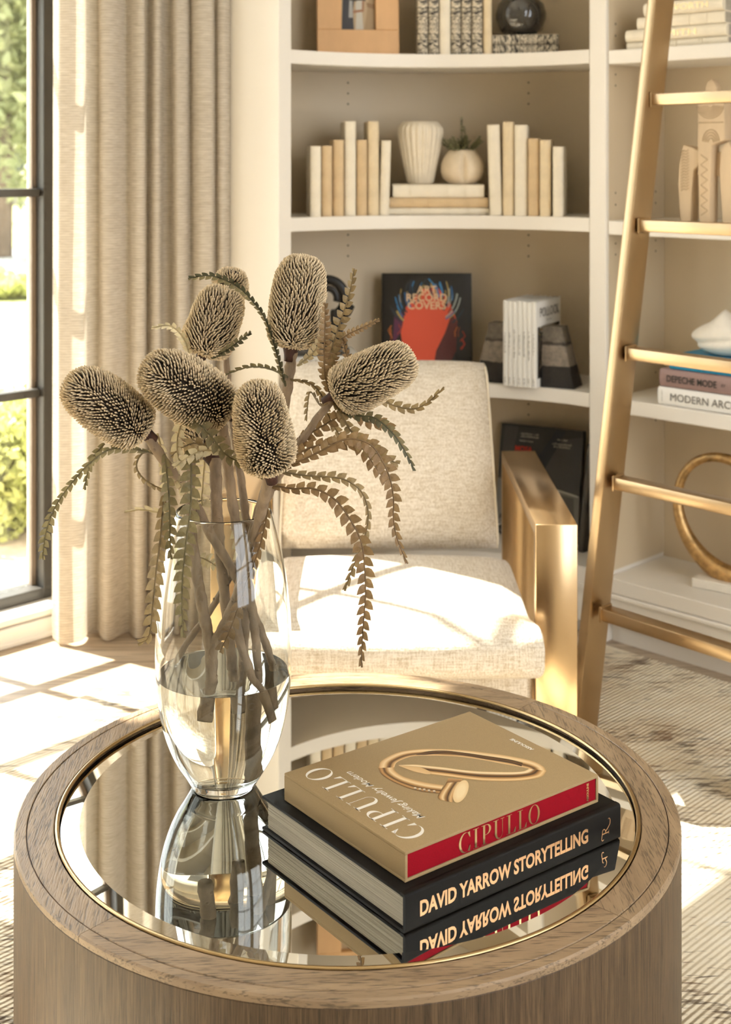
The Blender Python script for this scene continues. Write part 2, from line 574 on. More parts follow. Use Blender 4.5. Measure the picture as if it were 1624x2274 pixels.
def didone(s, cap, width):
    """high-contrast serif capitals, drawn stroke by stroke; centred; letters C I P U L O"""
    g = G(); x = 0.0
    def rect(a, b, c, d): g.add([(a, b, 0), (c, b, 0), (c, d, 0), (a, d, 0)], [(0, 1, 2, 3)])
    TH, HL = 0.145, 0.024
    def ring(cx, rx, ri, a0, a1, n=36, shift=0.0):
        v = []; f = []
        for i in range(n + 1):
            a = a0 + (a1 - a0) * i / n
            v += [(cx + rx * math.cos(a), 0.5 + 0.515 * math.sin(a), 0), (cx + shift + ri * math.cos(a), 0.5 + (0.515 - HL) * math.sin(a), 0)]
        for i in range(n): f.append((2 * i, 2 * i + 1, 2 * i + 3, 2 * i + 2))
        g.add(v, f)
    for ch in s:
        if ch == 'I':
            rect(x + .13, 0, x + .13 + TH, 1); rect(x, 0, x + .4, HL); rect(x, 1 - HL, x + .4, 1); x += .40 + .20
        elif ch == 'L':
            rect(x + .12, 0, x + .12 + TH, 1); rect(x, 1 - HL, x + .39, 1); rect(x, 0, x + .66, HL)
            g.add([(x + .66, HL, 0), (x + .68, .27, 0), (x + .655, .27, 0), (x + .50, HL, 0)], [(0, 1, 2, 3)]); x += .68 + .14
        elif ch == 'P':
            rect(x + .12, 0, x + .12 + TH, 1); rect(x, 0, x + .39, HL); rect(x, 1 - HL, x + .36, 1)
            v = []; f = []
            for i in range(25):
                a = PI / 2 - PI * i / 24
                v += [(x + .36 + .33 * math.cos(a), .735 + .265 * math.sin(a), 0), (x + .36 + (.33 - TH) * math.cos(a), .735 + (.265 - HL) * math.sin(a), 0)]
            for i in range(24): f.append((2 * i, 2 * i + 1, 2 * i + 3, 2 * i + 2))
            g.add(v, f); rect(x + .25, .47, x + .37, .47 + HL); x += .69 + .17
        elif ch == 'U':
            rect(x + .12, .3, x + .12 + TH, 1); rect(x, 1 - HL, x + .39, 1); rect(x + .66, .3, x + .66 + HL, 1); rect(x + .54, 1 - HL, x + .80, 1)
            v = []; f = []
            for i in range(25):
                a = PI + PI * i / 24
                v += [(x + .40 + .284 * math.cos(a), .3 + .315 * math.sin(a), 0),
                      (x + .4625 + .1985 * math.cos(a), .3 + (.315 - HL * 1.6) * math.sin(a), 0)]
            for i in range(24): f.append((2 * i, 2 * i + 1, 2 * i + 3, 2 * i + 2))
            g.add(v, f); x += .80 + .18
        elif ch == 'O':
            ring(x + .43, .43, .43 - TH, 0, 2 * PI, 48); x += .86 + .16
        elif ch == 'C':
            ring(x + .43, .43, .37, math.radians(42), math.radians(318), 44, shift=.08)
            for sgn in (1, -1):
                yb = .5 + sgn * .5
                g.add([(x + .77, yb - sgn * .0, 0), (x + .79, yb - sgn * .30, 0), (x + .765, yb - sgn * .30, 0), (x + .60, yb - sgn * .03, 0)], [(0, 1, 2, 3)])
            x += .80 + .19
    x0 = min(p[0] for p in g.v); x1 = max(p[0] for p in g.v)
    k = width / (x1 - x0)
    v = [((p[0] - (x0 + x1) / 2) * k, (p[1] - 0.5) * cap, 0) for p in g.v]
    return v, g.f
# ------------------------------------------------------------------ the room
ROOM_H = 4.1
def rbox(g, s0, s1, d0, d1, z0, z1, bev=0.0):
    """box aligned with the room axes"""
    M = basis(RM((s0 + s1) / 2, (d0 + d1) / 2, (z0 + z1) / 2), (1, 1, 0), (-1, 1, 0))
    g.box((0, 0, 0), (s1 - s0, d1 - d0, z1 - z0), M, bev)
    return g

S_MIN, D_MAX = -3.2, 5.6
struct(mk('floor', rbox(G(), S_MIN, 4.2, -0.2, D_MAX, -0.12, 0.0), FLOORM))
struct(mk('ceiling', rbox(G(), S_MIN - 0.2, 4.2, -0.25, D_MAX + 0.2, ROOM_H, ROOM_H + 0.15), CEILP))
WINS = [(0.86, 2.25), (-0.93, 0.46)]          # window openings along s; the second is unseen, added for sky light
WIN_Z0, WIN_Z1 = 0.08, 3.80
g = G()
edges = [S_MIN - 0.2] + [e for w in reversed(WINS) for e in w] + [4.2]
for i in range(0, len(edges), 2):
    rbox(g, edges[i], edges[i + 1], -0.25, 0.0, 0.0, ROOM_H)
for (a, b) in WINS:
    rbox(g, a, b, -0.25, 0.0, WIN_Z1, ROOM_H); rbox(g, a, b, -0.25, 0.0, 0.0, WIN_Z0)
struct(mk('wall_left', g, WALLP))
struct(mk('wall_right', rbox(G(), 3.66, 3.85, 0.0, D_MAX, 0.0, ROOM_H), WALLP))
struct(mk('wall_front', rbox(G(), S_MIN - 0.2, S_MIN, 0.0, D_MAX, 0.0, ROOM_H), WALLP))
# the wall behind the camera has two tall barred openings to the light
g = G()
OPS = [(0.3, 1.7), (2.05, 3.45)]; OZ0, OZ1 = 0.45, 3.6
ed = [S_MIN - 0.2] + [e for w in OPS for e in w] + [3.85]
for i in range(0, len(ed), 2): rbox(g, ed[i], ed[i + 1], D_MAX, D_MAX + 0.2, 0.0, ROOM_H)
for (a, b) in OPS:
    rbox(g, a, b, D_MAX, D_MAX + 0.2, 0.0, OZ0); rbox(g, a, b, D_MAX, D_MAX + 0.2, OZ1, ROOM_H)
    for k in range(1, 5):
        z = OZ0 + (OZ1 - OZ0) * k / 5; rbox(g, a, b, D_MAX + 0.08, D_MAX + 0.12, z - 0.015, z + 0.015)
    rbox(g, (a + b) / 2 - 0.015, (a + b) / 2 + 0.015, D_MAX + 0.08, D_MAX + 0.12, OZ0, OZ1)
struct(mk('wall_back', g, WALLP))
g = G()
rbox(g, S_MIN, 2.60, 0.0005, 0.014, 0.0, 0.056, 0.003)
rbox(g, S_MIN, 2.60, 0.0005, 0.022, 0.0, 0.016, 0.003)
struct(mk('baseboard_left', g, TRIMW))

# windows: steel frame, glazing bars, panes
def make_window(idx, s0, s1):
    struct(mk('trim_%d' % idx, rbox(G(), s0 - 0.05, s1 + 0.03, -0.10, 0.012, 0.062, 0.084, 0.003), TRIMW))
    win = thing('window_%d' % idx, 'tall dark steel casement window with glazing bars', 'window', RM((s0 + s1) / 2, -0.11, 0.0))
    del win['category']; win['kind'] = 'structure'
    def wpart(name, g, m):
        L = win.location
        g.v = [(p[0] - L.x, p[1] - L.y, p[2] - L.z) for p in g.v]
        return mk(name, g, m, win)
    WZ = [0.097 + 0.613 * i for i in range(7)]
    FR0, FR1 = s0 + 0.025, s1 - 0.005
    B0, B1 = s0 + 0.53, s0 + 0.955
    g = G(); rbox(g, FR1 - 0.045, FR1, -0.15, -0.07, 0.084, 3.80, 0.002); wpart('frame_stile', g, STEEL)
    g = G(); rbox(g, FR0, FR0 + 0.045, -0.15, -0.07, 0.084, 3.80, 0.002); wpart('frame_stile', g, STEEL)
    g = G(); rbox(g, FR0 + 0.045, FR1 - 0.045, -0.15, -0.07, 0.084, 0.118, 0.002); wpart('bottom_rail', g, STEEL)
    g = G(); rbox(g, FR0 + 0.045, FR1 - 0.045, -0.15, -0.07, 3.762, 3.80, 0.002); wpart('top_rail', g, STEEL)
    for z in WZ[1:-1]:
        g = G(); rbox(g, FR0 + 0.045, FR1 - 0.045, -0.128, -0.09, z - 0.0125, z + 0.0125, 0.002); wpart('glazing_bar', g, STEEL)
    for s in (B0, B1):
        g = G(); rbox(g, s - 0.011, s + 0.011, -0.126, -0.092, 0.118, 3.762, 0.002); wpart('glazing_bar', g, STEEL)
    g = G(); rbox(g, FR1 - 0.060, FR1 - 0.045, -0.135, -0.115, 0.118, 3.762); wpart('glazing_bead', g, STEEL_IN)
    cols = [(FR0 + 0.045, B0 - 0.011), (B0 + 0.011, B1 - 0.011), (B1 + 0.011, FR1 - 0.06)]
    for i in range(6):
        for (a, b) in cols:
            g = G(); z0 = WZ[i] + (0.021 if i == 0 else 0.0125); z1 = WZ[i + 1] - 0.0125
            rbox(g, a, b, -0.122, -0.118, z0, z1); wpart('pane', g, PANE)
for i, (a, b) in enumerate(WINS): make_window(i + 1, a, b)

# ------------------------------------------------------------------ curtain
def curtain():
    ctl = [(117, .00), (128, .018), (140, .035), (163, .042), (186, .036), (192, .004), (200, -.016), (214, -.022), (221, .016),
           (232, .040), (250, .044), (268, .020), (281, .008), (296, .030), (310, .046), (321, .042), (327, .0), (331, -.008),
           (339, .028), (350, .038), (361, .030), (366, -.008), (376, -.014), (386, .020), (400, .034), (414, .028), (420, .0),
           (431, .020), (450, .034), (468, .030), (477, -.004), (487, .018), (499, .026), (508, .010), (511, -.02)]
    A = RM(2.165, 0.055); B = RM(2.575, 0.285)
    zs = [0.008] + [0.02 + 0.18 * i for i in range(23)]
    rows = []
    for zi, z in enumerate(zs):
        fl = 1.0 - z / 4.0
        pts = []
        for j, (px, o) in enumerate(ctl):
            pxx = px + 3.0 * math.sin(j * 1.7 + z * 1.1) * (0.4 if j in (0, len(ctl) - 1) else 1) + (6 * fl - 3) * math.sin(px * 0.031)
            k = (pxx - CX) / F
            # where the line of sight column meets the track A-B
            den = (B.x - A.x) - k * (B.y - A.y)
            t = (k * A.y - A.x) / den
            p = A + (B - A) * t
            q = Vector((0.12, -1.0, 0)).normalized()
            oo = o * (1.25 + 0.3 * fl) + 0.004 * math.sin(z * 2.3 + j)
            pts.append(Vector((p.x, p.y, 0)) + q * oo)
        row = catmull(pts, 5)
        lift = 0.0
        rows.append([(p.x, p.y, z) for p in row])
    g = G(); n = len(rows[0])
    verts = [p for r in rows for p in r]
    faces = []
    for i in range(len(rows) - 1):
        for k in range(n - 1):
            faces.append((i * n + k, i * n + k + 1, (i + 1) * n + k + 1, (i + 1) * n + k))
    g.add(verts, faces)
    o = mk('curtain', g, CURTAIN, smooth=True)
    tag(o, 'floor-length beige linen curtain gathered in folds beside the window', 'curtain')
curtain()

# ------------------------------------------------------------------ curved corner bookcase
CB = (0.222, 3.552); CR0, CR1 = 0.628, 0.925; CA = math.radians(45.0)
SHELF_Z = [0.728, 1.25, 1.752, 2.255, 2.76, 3.26]; SHELF_T = 0.041; DECK = 0.205
bc = thing('curved_bookcase', 'cream painted built-in bookcase with concave curved shelves in the corner', 'bookcase', (CB[0], CB[1], 0))
def cpart(name, g, m, parent=bc, root=bc, **kw):
    L = root.location
    g.v = [(p[0] - L.x, p[1] - L.y, p[2] - L.z) for p in g.v]
    return mk(name, g, m, parent, **kw)
g = G(); g.sector(CB, CR1, CR1 + 0.018, -CA, CA, 0.10, 3.9, 32); back = cpart('back_panel', g, PAINT_SHADED, auto=30)
for z in SHELF_Z:
    g = G(); g.sector(CB, CR0, CR1 - 0.001, -CA, CA, z - SHELF_T, z, 40); cpart('shelf', g, PAINT, auto=30)
g = G(); g.sector(CB, CR0 + 0.004, CR1 - 0.001, -CA, CA, DECK - 0.045, DECK, 40); cpart('deck', g, PAINT, auto=30)
g = G(); g.sector(CB, CR0 + 0.004, CR0 + 0.024, -CA, CA, 0.045, DECK - 0.046, 40)
g.sector(CB, CR0 - 0.006, CR0 + 0.024, -CA, CA, DECK - 0.062, DECK - 0.046, 40); cpart('base_panel', g, PAINT, auto=30)
g = G(); g.sector(CB, CR0 + 0.035, CR0 + 0.05, -CA, CA, 0.0, 0.10, 40); cpart('toe_kick', g, PAINT, auto=30)
g = G(); rbox(g, 2.618, 2.669, 0.001, 0.537, 0.0, 3.9, 0.002); cpart('side_panel', g, PAINT)
g = G()
for px in (773, 1172):
    for z in (0.80 + 0.032 * i for i in range(0)): pass
    for zz in SHELF_Z[:4]:
        for dz in (-0.075, -0.11, -0.145, 0.05):
            X = (px - CX) / F * 4.45
            a = math.asin(max(-1, min(1, (X - CB[0]) / CR1)))
            c = Vector((CB[0] + (CR1 - 0.0005) * math.sin(a), CB[1] + (CR1 - 0.0005) * math.cos(a), zz + dz))
            nrm = Vector((-math.sin(a), -math.cos(a), 0))
            M = basis(c, (math.cos(a), -math.sin(a), 0), (0, 0, 1))
            g.add([(0.0035 * math.cos(t * PI / 4), 0.0035 * math.sin(t * PI / 4), 0.001) for t in range(8)], [tuple(range(8))], M)
o = cpart('peg_holes', g, HOLE, parent=back); o['kind'] = 'stuff'

# ------------------------------------------------------------------ straight bookcase on the right
RS0, RS1, RD0, RD1 = 3.300, 3.610, 1.163, 2.75
rb = thing('straight_bookcase', 'cream painted built-in bookcase with straight shelves behind the ladder', 'bookcase', RM(3.45, 1.9, 0))
def rpart(name, g, m, parent=rb, **kw): return cpart(name, g, m, parent, rb, **kw)
g = G(); rbox(g, RS0 - 0.003, RS1, RD0, RD0 + 0.060, 0.0, 3.9, 0.003); rpart('stile', g, PAINT)
g = G(); rbox(g, RS0 - 0.003, RS1, RD1, RD1 + 0.060, 0.0, 3.9, 0.003); rpart('stile', g, PAINT)
g = G(); rbox(g, RS0 + 0.012, RS1 - 0.001, RD0 + 0.0602, RD0 + 0.0608, DECK, 3.9); rpart('shade_liner', g, PAINT_SHADED)  # added thin sheet, its darker tone stands in for shade on the side
g = G(); rbox(g, RS1, RS1 + 0.018, RD0, RD1 + 0.06, 0.10, 3.9); rback = rpart('back_panel', g, PAINT_SHADED)
for z in SHELF_Z:
    g = G(); rbox(g, RS0 + 0.006, RS1 - 0.001, RD0 + 0.061, RD1 - 0.001, z - 0.012 - SHELF_T + 0.006, z - 0.006, 0.002); rpart('shelf', g, PAINT)
RZ = [z - 0.006 for z in SHELF_Z]
g = G(); rbox(g, RS0 + 0.002, RS1 - 0.001, RD0 + 0.061, RD1 - 0.001, DECK - 0.055, DECK - 0.012, 0.002); rpart('deck', g, PAINT)
g = G(); rbox(g, RS0 + 0.002, RS0 + 0.024, RD0 + 0.061, RD1 - 0.001, 0.06, DECK - 0.056, 0.002)
rbox(g, RS0 - 0.008, RS0 + 0.024, RD0 + 0.061, RD1 - 0.001, DECK - 0.070, DECK - 0.056, 0.003); rpart('base_panel', g, PAINT)
g = G(); rbox(g, RS0 + 0.03, RS0 + 0.045, RD0 + 0.061, RD1 - 0.001, 0.0, 0.10); rpart('toe_kick', g, PAINT)
g = G()
for zz in SHELF_Z[:4]:
    for dz in (-0.075, -0.108, 0.04, 0.075):
        M = basis(RM(RS0 + 0.045, RD0 + 0.0614, zz + dz), (1, 1, 0), (0, 0, 1))
        g.add([(0.0035 * math.cos(t * PI / 4), 0.0035 * math.sin(t * PI / 4), 0.0) for t in range(8)], [tuple(range(8))], M)
        M = basis(RM(RS1 - 0.05, RD0 + 0.0614, zz + dz), (1, 1, 0), (0, 0, 1))
        g.add([(0.0035 * math.cos(t * PI / 4), 0.0035 * math.sin(t * PI / 4), 0.0) for t in range(8)], [tuple(range(8))], M)
o = rpart('peg_holes', g, HOLE, parent=rback); o['kind'] = 'stuff'

# ------------------------------------------------------------------ rug
RUG_T = 0.012
o = mk('rug', rbox(G(), -2.4, 3.26, 0.49, 4.6, 0.0008, RUG_T, 0.004), RUG)
tag(o, 'large distressed beige and charcoal woven rug on the floor', 'rug')

# ------------------------------------------------------------------ ladder
def ladder():
    foot = Vector((0.547, 3.300, RUG_T))
    w = Vector((0.665, -0.747, 0)).normalized()      # along the rungs
    b = Vector((0.707, 0.707, 0))                    # towards the bookcase
    slope = 0.325 / 1.845
    up = (b * slope + Vector((0, 0, 1))).normalized()
    t = thing('library_ladder', 'leaning satin brass library ladder in front of the bookcase', 'ladder', foot)
    LEN = 3.25
    dep = w.cross(up).normalized()                   # across the rail, horizontal-ish
    if dep.dot(b) < 0: dep = -dep
    def rail(off):
        g = G()
        M = basis(w * off + up * (LEN / 2 + 0.006), w, dep)
        # w x dep gives +-up
        g.box((0, 0, 0), (0.028, 0.082, LEN), M, 0.004, 2)
        return mk('rail', g, BRASS_L, t, auto=40)
    W = 0.46
    rail(0.0); rail(W)
    hs = []
    for py in (222, 500, 782, 1068, 1357):
        # height at which the rail's inner face shows the rung
        z = 1.0
        for _ in range(30):
            Y = foot.y + b.y * slope * z
            z = HC - (py - H0) / F * Y - foot.z
        hs.append(z)
    step = hs[3] - hs[4]
    hs += [hs[0] + step, hs[0] + 2 * step, hs[0] + 3 * step]
    if hs[4] - step > 0.05: hs.append(hs[4] - step)
    for z in hs:
        g = G()
        c = up * (z / up.z)
        M = basis(c + w * (W / 2), w, b)
        g.box((0, 0, 0), (W - 0.030, 0.042, 0.030), M, 0.003, 2)
        r = mk('rung', g, BRASS_L, t, auto=40)
        for off in (0.017, W - 0.017):
            g = G(); g.box((0, 0, 0), (0.006, 0.050, 0.039), basis(c + w * off, w, b), 0.0025, 2)
            mk('weld_collar', g, BRASS_L, r, auto=40)
ladder()

# ------------------------------------------------------------------ armchair
def armchair():
    cx = 0.062
    t = thing('armchair', 'cream linen lounge armchair with flat satin brass arm frames', 'armchair', (cx, 3.4, RUG_T))
    z0 = RUG_T
    def loc(g): g.v = [(p[0], p[1] - 3.4, p[2] - z0) for p in g.v]; return g
    AW, AT, AH = 0.095, 0.029, 0.600
    for sgn in (1, -1):
        x0 = sgn * (0.323 + AW / 2)
        y0, y1 = 3.035, 3.80
        poly_out = [(y0, z0), (y1, z0), (y1, AH), (y0, AH)]
        poly_in = [(y0 + AT, z0 + AT), (y1 - AT, z0 + AT), (y1 - AT, AH - AT), (y0 + AT, AH - AT)]
        bm = bmesh.new()
        vs = {}
        for sx in (-1, 1):
            for nm, pl in (('o', poly_out), ('i', poly_in)):
                for k, (y, z) in enumerate(pl):
                    vs[(sx, nm, k)] = bm.verts.new((x0 + sx * AW / 2, y, z))
        for k in range(4):
            k2 = (k + 1) % 4
            for sx in (-1, 1):
                bm.faces.new([vs[(sx, 'o', k)], vs[(sx, 'o', k2)], vs[(sx, 'i', k2)], vs[(sx, 'i', k)]])
            for nm in 'oi':
                bm.faces.new([vs[(-1, nm, k)], vs[(-1, nm, k2)], vs[(1, nm, k2)], vs[(1, nm, k)]])
        bmesh.ops.recalc_face_normals(bm, faces=bm.faces[:])
        bmesh.ops.bevel(bm, geom=bm.edges[:], offset=0.0018, segments=2, affect='EDGES', profile=0.5)
        g = loc(G().bm(bm)); mk('arm_frame', g, BRASS, t, auto=40)
    # upholstered base between the frames
    g = loc(G().box((0, 3.41, 0.205), (0.640, 0.72, 0.13), None, 0.02, 3)); mk('seat_base', g, LINEN, t, auto=50)
    g = loc(G().box((0, 3.41, 0.125), (0.640, 0.04, 0.03), None, 0.003)); mk('cross_bar', g, BRASS, t)
    # pillowy cushions from a subdivided cage
    def cushion(name, cage, nx, ny):
        """cage(u,v,w) maps the unit box; u,v in -1..1, w in -1..1"""
        N, K = nx, ny
        bm = bmesh.new()
        bmesh.ops.create_cube(bm, size=2.0)
        bmesh.ops.subdivide_edges(bm, edges=bm.edges[:], cuts=11, use_grid_fill=True)
        for v in bm.verts:
            v.co = Vector(cage(v.co.x, v.co.y, v.co.z))
        return mk(name, loc(G().bm(bm)), LINEN, t, smooth=True)
    def rnd(u, p):      # squarish superellipse helper
        return u
    def soft(u, v, w, ex=(0.10, 0.10, 0.35)):
        """rounds the box's edges"""
        a, b, c = abs(u), abs(v), abs(w)
        def f(p, q): return (max(0, p - 0.86) / 0.14) ** 2 * (max(0, q - 0.5) / 0.5) ** 2
        k = 1.0
        return f(a, c), f(b, c), f(a, b)
    def seat(u, v, w):
        # u: left-right, v: front(-1)-back(+1), w: up
        y = 3.225 + v * 0.285
        hw = 0.318
        front = max(0.0, (-v - 0.62) / 0.38)
        hw += 0.020 * min(1, front * 1.6)
        zt = 0.332 + w * 0.066
        crown = 0.020 * (1 - u * u) * (1 - v * v) ** 0.5 if w > 0 else 0.0
        zt += crown * max(0, w)
        # rounding
        ru = max(0, abs(u) - 0.80) / 0.20; rv = max(0, abs(v) - 0.78) / 0.22; rw = max(0, abs(w) - 0.25) / 0.75
        pinch = 1 - 0.20 * (max(ru, rv) ** 2) * abs(w) ** 1.0
        zt = 0.332 + (zt - 0.332) * pinch
        x = u * hw * (1 - 0.035 * rw ** 2 * ru) * (1 - 0.02 * rv ** 2)
        y -= math.copysign(0.026 * rw ** 2 * rv, v)
        if v < 0: y -= 0.016 * (1 - u * u) * (1 - w * w)
        return (x, y, zt)
    cushion('seat_cushion', seat, 12, 12)
    def backc(u, v, w):
        # u: left-right, v: thickness (-1 front), w: height
        z = 0.622 + w * 0.222
        lean = 0.27 * (w + 1) * 0.5
        y = 3.575 + lean + v * 0.068
        ru = max(0, abs(u) - 0.82) / 0.18; rw = max(0, abs(w) - 0.84) / 0.16; rv = abs(v)
        y -= math.copysign(0.030 * max(ru ** 2, rw ** 2) * rv, v)
        if v < 0: y -= 0.028 * (1 - u * u) * (1 - w * w)
        hw = 0.284 + 0.004 * (1 - w)
        x = u * hw * (1 - 0.012 * rw ** 2 * 1.0)
        z -= 0.008 * (u * u) ** 2 * (1 if w > 0 else 0) * max(0, w)
        return (x, y, z)
    bc_ = cushion('back_cushion', backc, 12, 12)
    # piping along the right and left front edges of the back cushion
    for sgn in (-1, 1):
        pts = [backc(sgn * 0.985, -0.95, -1 + 2 * i / 20) for i in range(21)]
        g = loc(G().tube([Vector(p) + Vector((sgn * 0.001, -0.001, 0)) for p in pts], 0.0035, 6)); mk('piping', g, PIPING, bc_, smooth=True)
armchair()

# ------------------------------------------------------------------ coffee table
TX, TY, TZ = -0.026, 2.069, 0.441           # mirror surface
TR = 0.5
def coffee_table():
    t = thing('coffee_table', 'round drum coffee table in grey-brown oak with an inset mirror top', 'table', (TX, TY, RUG_T))
    top = TZ + 0.004 - RUG_T
    # drum: outside wall, closed shell
    g = G(); g.lathe([(0.475, 0.0), (0.4985, 0.0), (TR, 0.002), (TR, top - 0.012), (TR - 0.0015, top - 0.0105), (0.452, top - 0.0105), (0.440, top - 0.02), (0.440, 0.0)], 128, closed=True)
    mk('drum_side', g, OAK_SIDE, t, auto=40)
    # outer rim band (slightly lower chamfered border) and four rim segments
    def seg(r0, r1, za, zb, edge0, edge1, n=28):
        g = G(); half = PI / 4 - 0.0009
        prof = [(r0, za), (r1, za), (r1, zb - edge1), (r1 - edge1, zb), (r0 + edge0, zb), (r0, zb - edge0)]
        m = len(prof); v = []; f = []
        for i in range(n + 1):
            a = -PI / 2 - half + 2 * half * i / n
            for (r, z) in prof: v.append((r * math.cos(a), r * math.sin(a), z))
        for i in range(n):
            for k in range(m):
                k2 = (k + 1) % m
                f.append((i * m + k, i * m + k2, (i + 1) * m + k2, (i + 1) * m + k))
        f.append(tuple(range(m))); f.append(tuple(n * m + k for k in range(m)))
        return g.add(v, f)
    ga = seg(0.4825, TR, top - 0.0105, top, 0.0008, 0.0025)
    gb = seg(0.4430, 0.4810, top - 0.0105, top, 0.001, 0.001)
    o1 = mk('rim_border', ga, OAK_RIM, t, auto=35); o2 = mk('rim_segment', gb, OAK_RIM, t, auto=35)
    rot0 = math.radians(2.5)
    o1.rotation_euler.z = rot0; o2.rotation_euler.z = rot0
    for k in (1, 2, 3):
        for o in (o1, o2):
            c = o.copy(); COL.objects.link(c); c.parent = t; c.rotation_euler.z = rot0 + k * PI / 2
    g = G(); g.lathe([(0.480, top - 0.0105), (0.4832, top - 0.0105), (0.4832, top - 0.003), (0.480, top - 0.003)], 128, closed=True); mk('rim_groove', g, OAK_GROOVE, t, auto=40)
    g = G(); prof = []
    for i in range(12):
        a = 2 * PI * i / 12
        prof.append((0.4385 + 0.0034 * math.cos(a), top - 0.0005 + 0.0028 * math.sin(a)))
    g.lathe(prof, 128, closed=True); mk('brass_ring', g, BRASS_D, t, smooth=True)
    mz = TZ - RUG_T
    g = G(); g.lathe([(0.0, mz - 0.006), (0.4335, mz - 0.006), (0.4335, mz - 0.0024), (0.406, mz), (0.0, mz)], 160); mir = mk('mirror_top', g, MIRROR, t, auto=2)
coffee_table()
# ------------------------------------------------------------------ books and ornaments on the shelves
def book(name, label, cat, loc, rot, t, h, dp, mat, bands=0, bulge=0.0, group=None, pages=PAGES, board=0.0022):
    """local frame: x thickness (centred), y depth from the spine, z height"""
    o = thing(name, label, cat, loc, rot, group)
    n = 8
    outer = [(-t / 2, dp)]
    for i in range(n + 1):
        a = PI * i / n
        outer.append((-t / 2 * math.cos(a), 0.004 - (bulge + 0.004) * math.sin(a) ** 0.8))
    outer.append((t / 2, dp))
    inner = [(t / 2 - board, dp), (t / 2 - board, 0.005), (-t / 2 + board, 0.005), (-t / 2 + board, dp)]
    mk('cover', G().prism(outer + inner, 0, h), mat, o, auto=35)
    g = G().box((0, 0.006 + (dp - 0.010) / 2, h / 2), (t - 2 * board - 0.0006, dp - 0.012, h - 0.007)); mk('page_block', g, pages, o)
    for k in range(bands):
        z = h * (k + 1) / (bands + 1)
        pr = []
        for i in range(n + 1):
            a = PI * i / n
            pr.append((-(t / 2 + 0.0006) * math.cos(a), 0.004 - (bulge + 0.0072) * math.sin(a) ** 0.8))
        mk('spine_band', G().prism(pr, z - 0.0026, z + 0.0026), mat, o, auto=40)
    return o

def spine_text(o, s, size, zc, mat, bulge=0.0, xoff=0.0, bold=0.0, width=None, name='title_lettering'):
    v, f = text_geo(s, size, bold, width=width)
    M = basis((xoff, -bulge - 0.0007, zc), (0, 0, -1), (1, 0, 0))
    return mk(name, G().add(v, f, M), mat, o)

def fine_print(o, name, M, length, h, mat, seed):
    """a line of print too small to read: a row of tiny strokes"""
    rnd = random.Random(seed); g = G(); x = -length / 2
    while x < length / 2:
        w = rnd.uniform(0.5, 1.1) * h * 0.55
        hh = h * rnd.choice([0.6, 0.7, 1.0])
        g.add([(x, -h / 2, 0), (x + w * 0.45, -h / 2, 0), (x + w * 0.45, -h / 2 + hh, 0), (x, -h / 2 + hh, 0)], [(0, 1, 2, 3)], M)
        g.add([(x + w * 0.45, -h / 2 + hh * 0.4, 0), (x + w, -h / 2 + hh * 0.4, 0), (x + w, -h / 2 + hh * 0.6, 0), (x + w * 0.45, -h / 2 + hh * 0.6, 0)], [(0, 1, 2, 3)], M)
        x += w + h * (0.25 if rnd.random() > 0.15 else 0.8)
    return mk(name, g, mat, o)

def spine_print(o, length, h, zc, mat, seed, bulge=0.0, name='spine_lettering'):
    return fine_print(o, name, basis((0, -bulge - 0.0007, zc), (0, 0, -1), (1, 0, 0)), length, h, mat, seed)

def arc_y(X, gap=0.012):
    return CB[1] + math.sqrt(CR0 ** 2 - (X - CB[0]) ** 2) + gap

def on_arc(px, gap=0.012):
    Y = 4.1
    for _ in range(12):
        X = (px - CX) / F * Y; Y = arc_y(X, gap)
    return X, Y

def up_book(px0, px1, topy, zs, deg, mat, label, bands, gap=0.012, dp=0.19, lean=0.0, bulge=0.004, name='vellum_book', group='vellum books on the second shelf'):
    X, Y = on_arc((px0 + px1) / 2, gap)
    t = (px1 - px0) / F * Y - 0.0006
    h = HC - (topy - H0) / F * Y - zs
    o = book(name, label, 'book', (X, Y, zs + 0.0005 + abs(math.sin(lean)) * t / 2), (0, lean, math.radians(deg)), t, h, dp, mat, bands, bulge, group)
    return o

Z1, Z2, Z3 = 1.752, 1.25, 0.728
G2 = 'upright vellum books left of the ribbed vase'
for (a, b, ty, dg, m, lab, bands, ln) in (
    (689, 713.5, 325, 6, VELLUM_W, 'white vellum book at the far left end of the ribbed vase shelf', 5, 0),
    (714.5, 738.5, 324, 6, VELLUM_T, 'short tan vellum book second from the left on the ribbed vase shelf', 4, 0),
    (739.5, 764.5, 311, 5, VELLUM_T, 'medium tan vellum book just left of the tallest white one', 3, 0),
    (765.5, 791, 270, 5, VELLUM_W, 'tall white vellum book left of the ribbed vase', 4, 0),
    (792, 816, 311, 4, VELLUM_T, 'medium tan vellum book between the two tall books by the ribbed vase', 4, 0),
    (817, 842, 270, 4, VELLUM_C, 'tall cream vellum book second from the ribbed vase on its left', 3, 0),
    (842.5, 864.5, 313, 3, VELLUM_W, 'white vellum book tilting beside the flat stack, left of the ribbed vase', 4, 0.03)):
    up_book(a, b, ty, Z2, dg, m, lab, bands, lean=ln, group=G2)
G3 = 'upright vellum books right of the small planter'
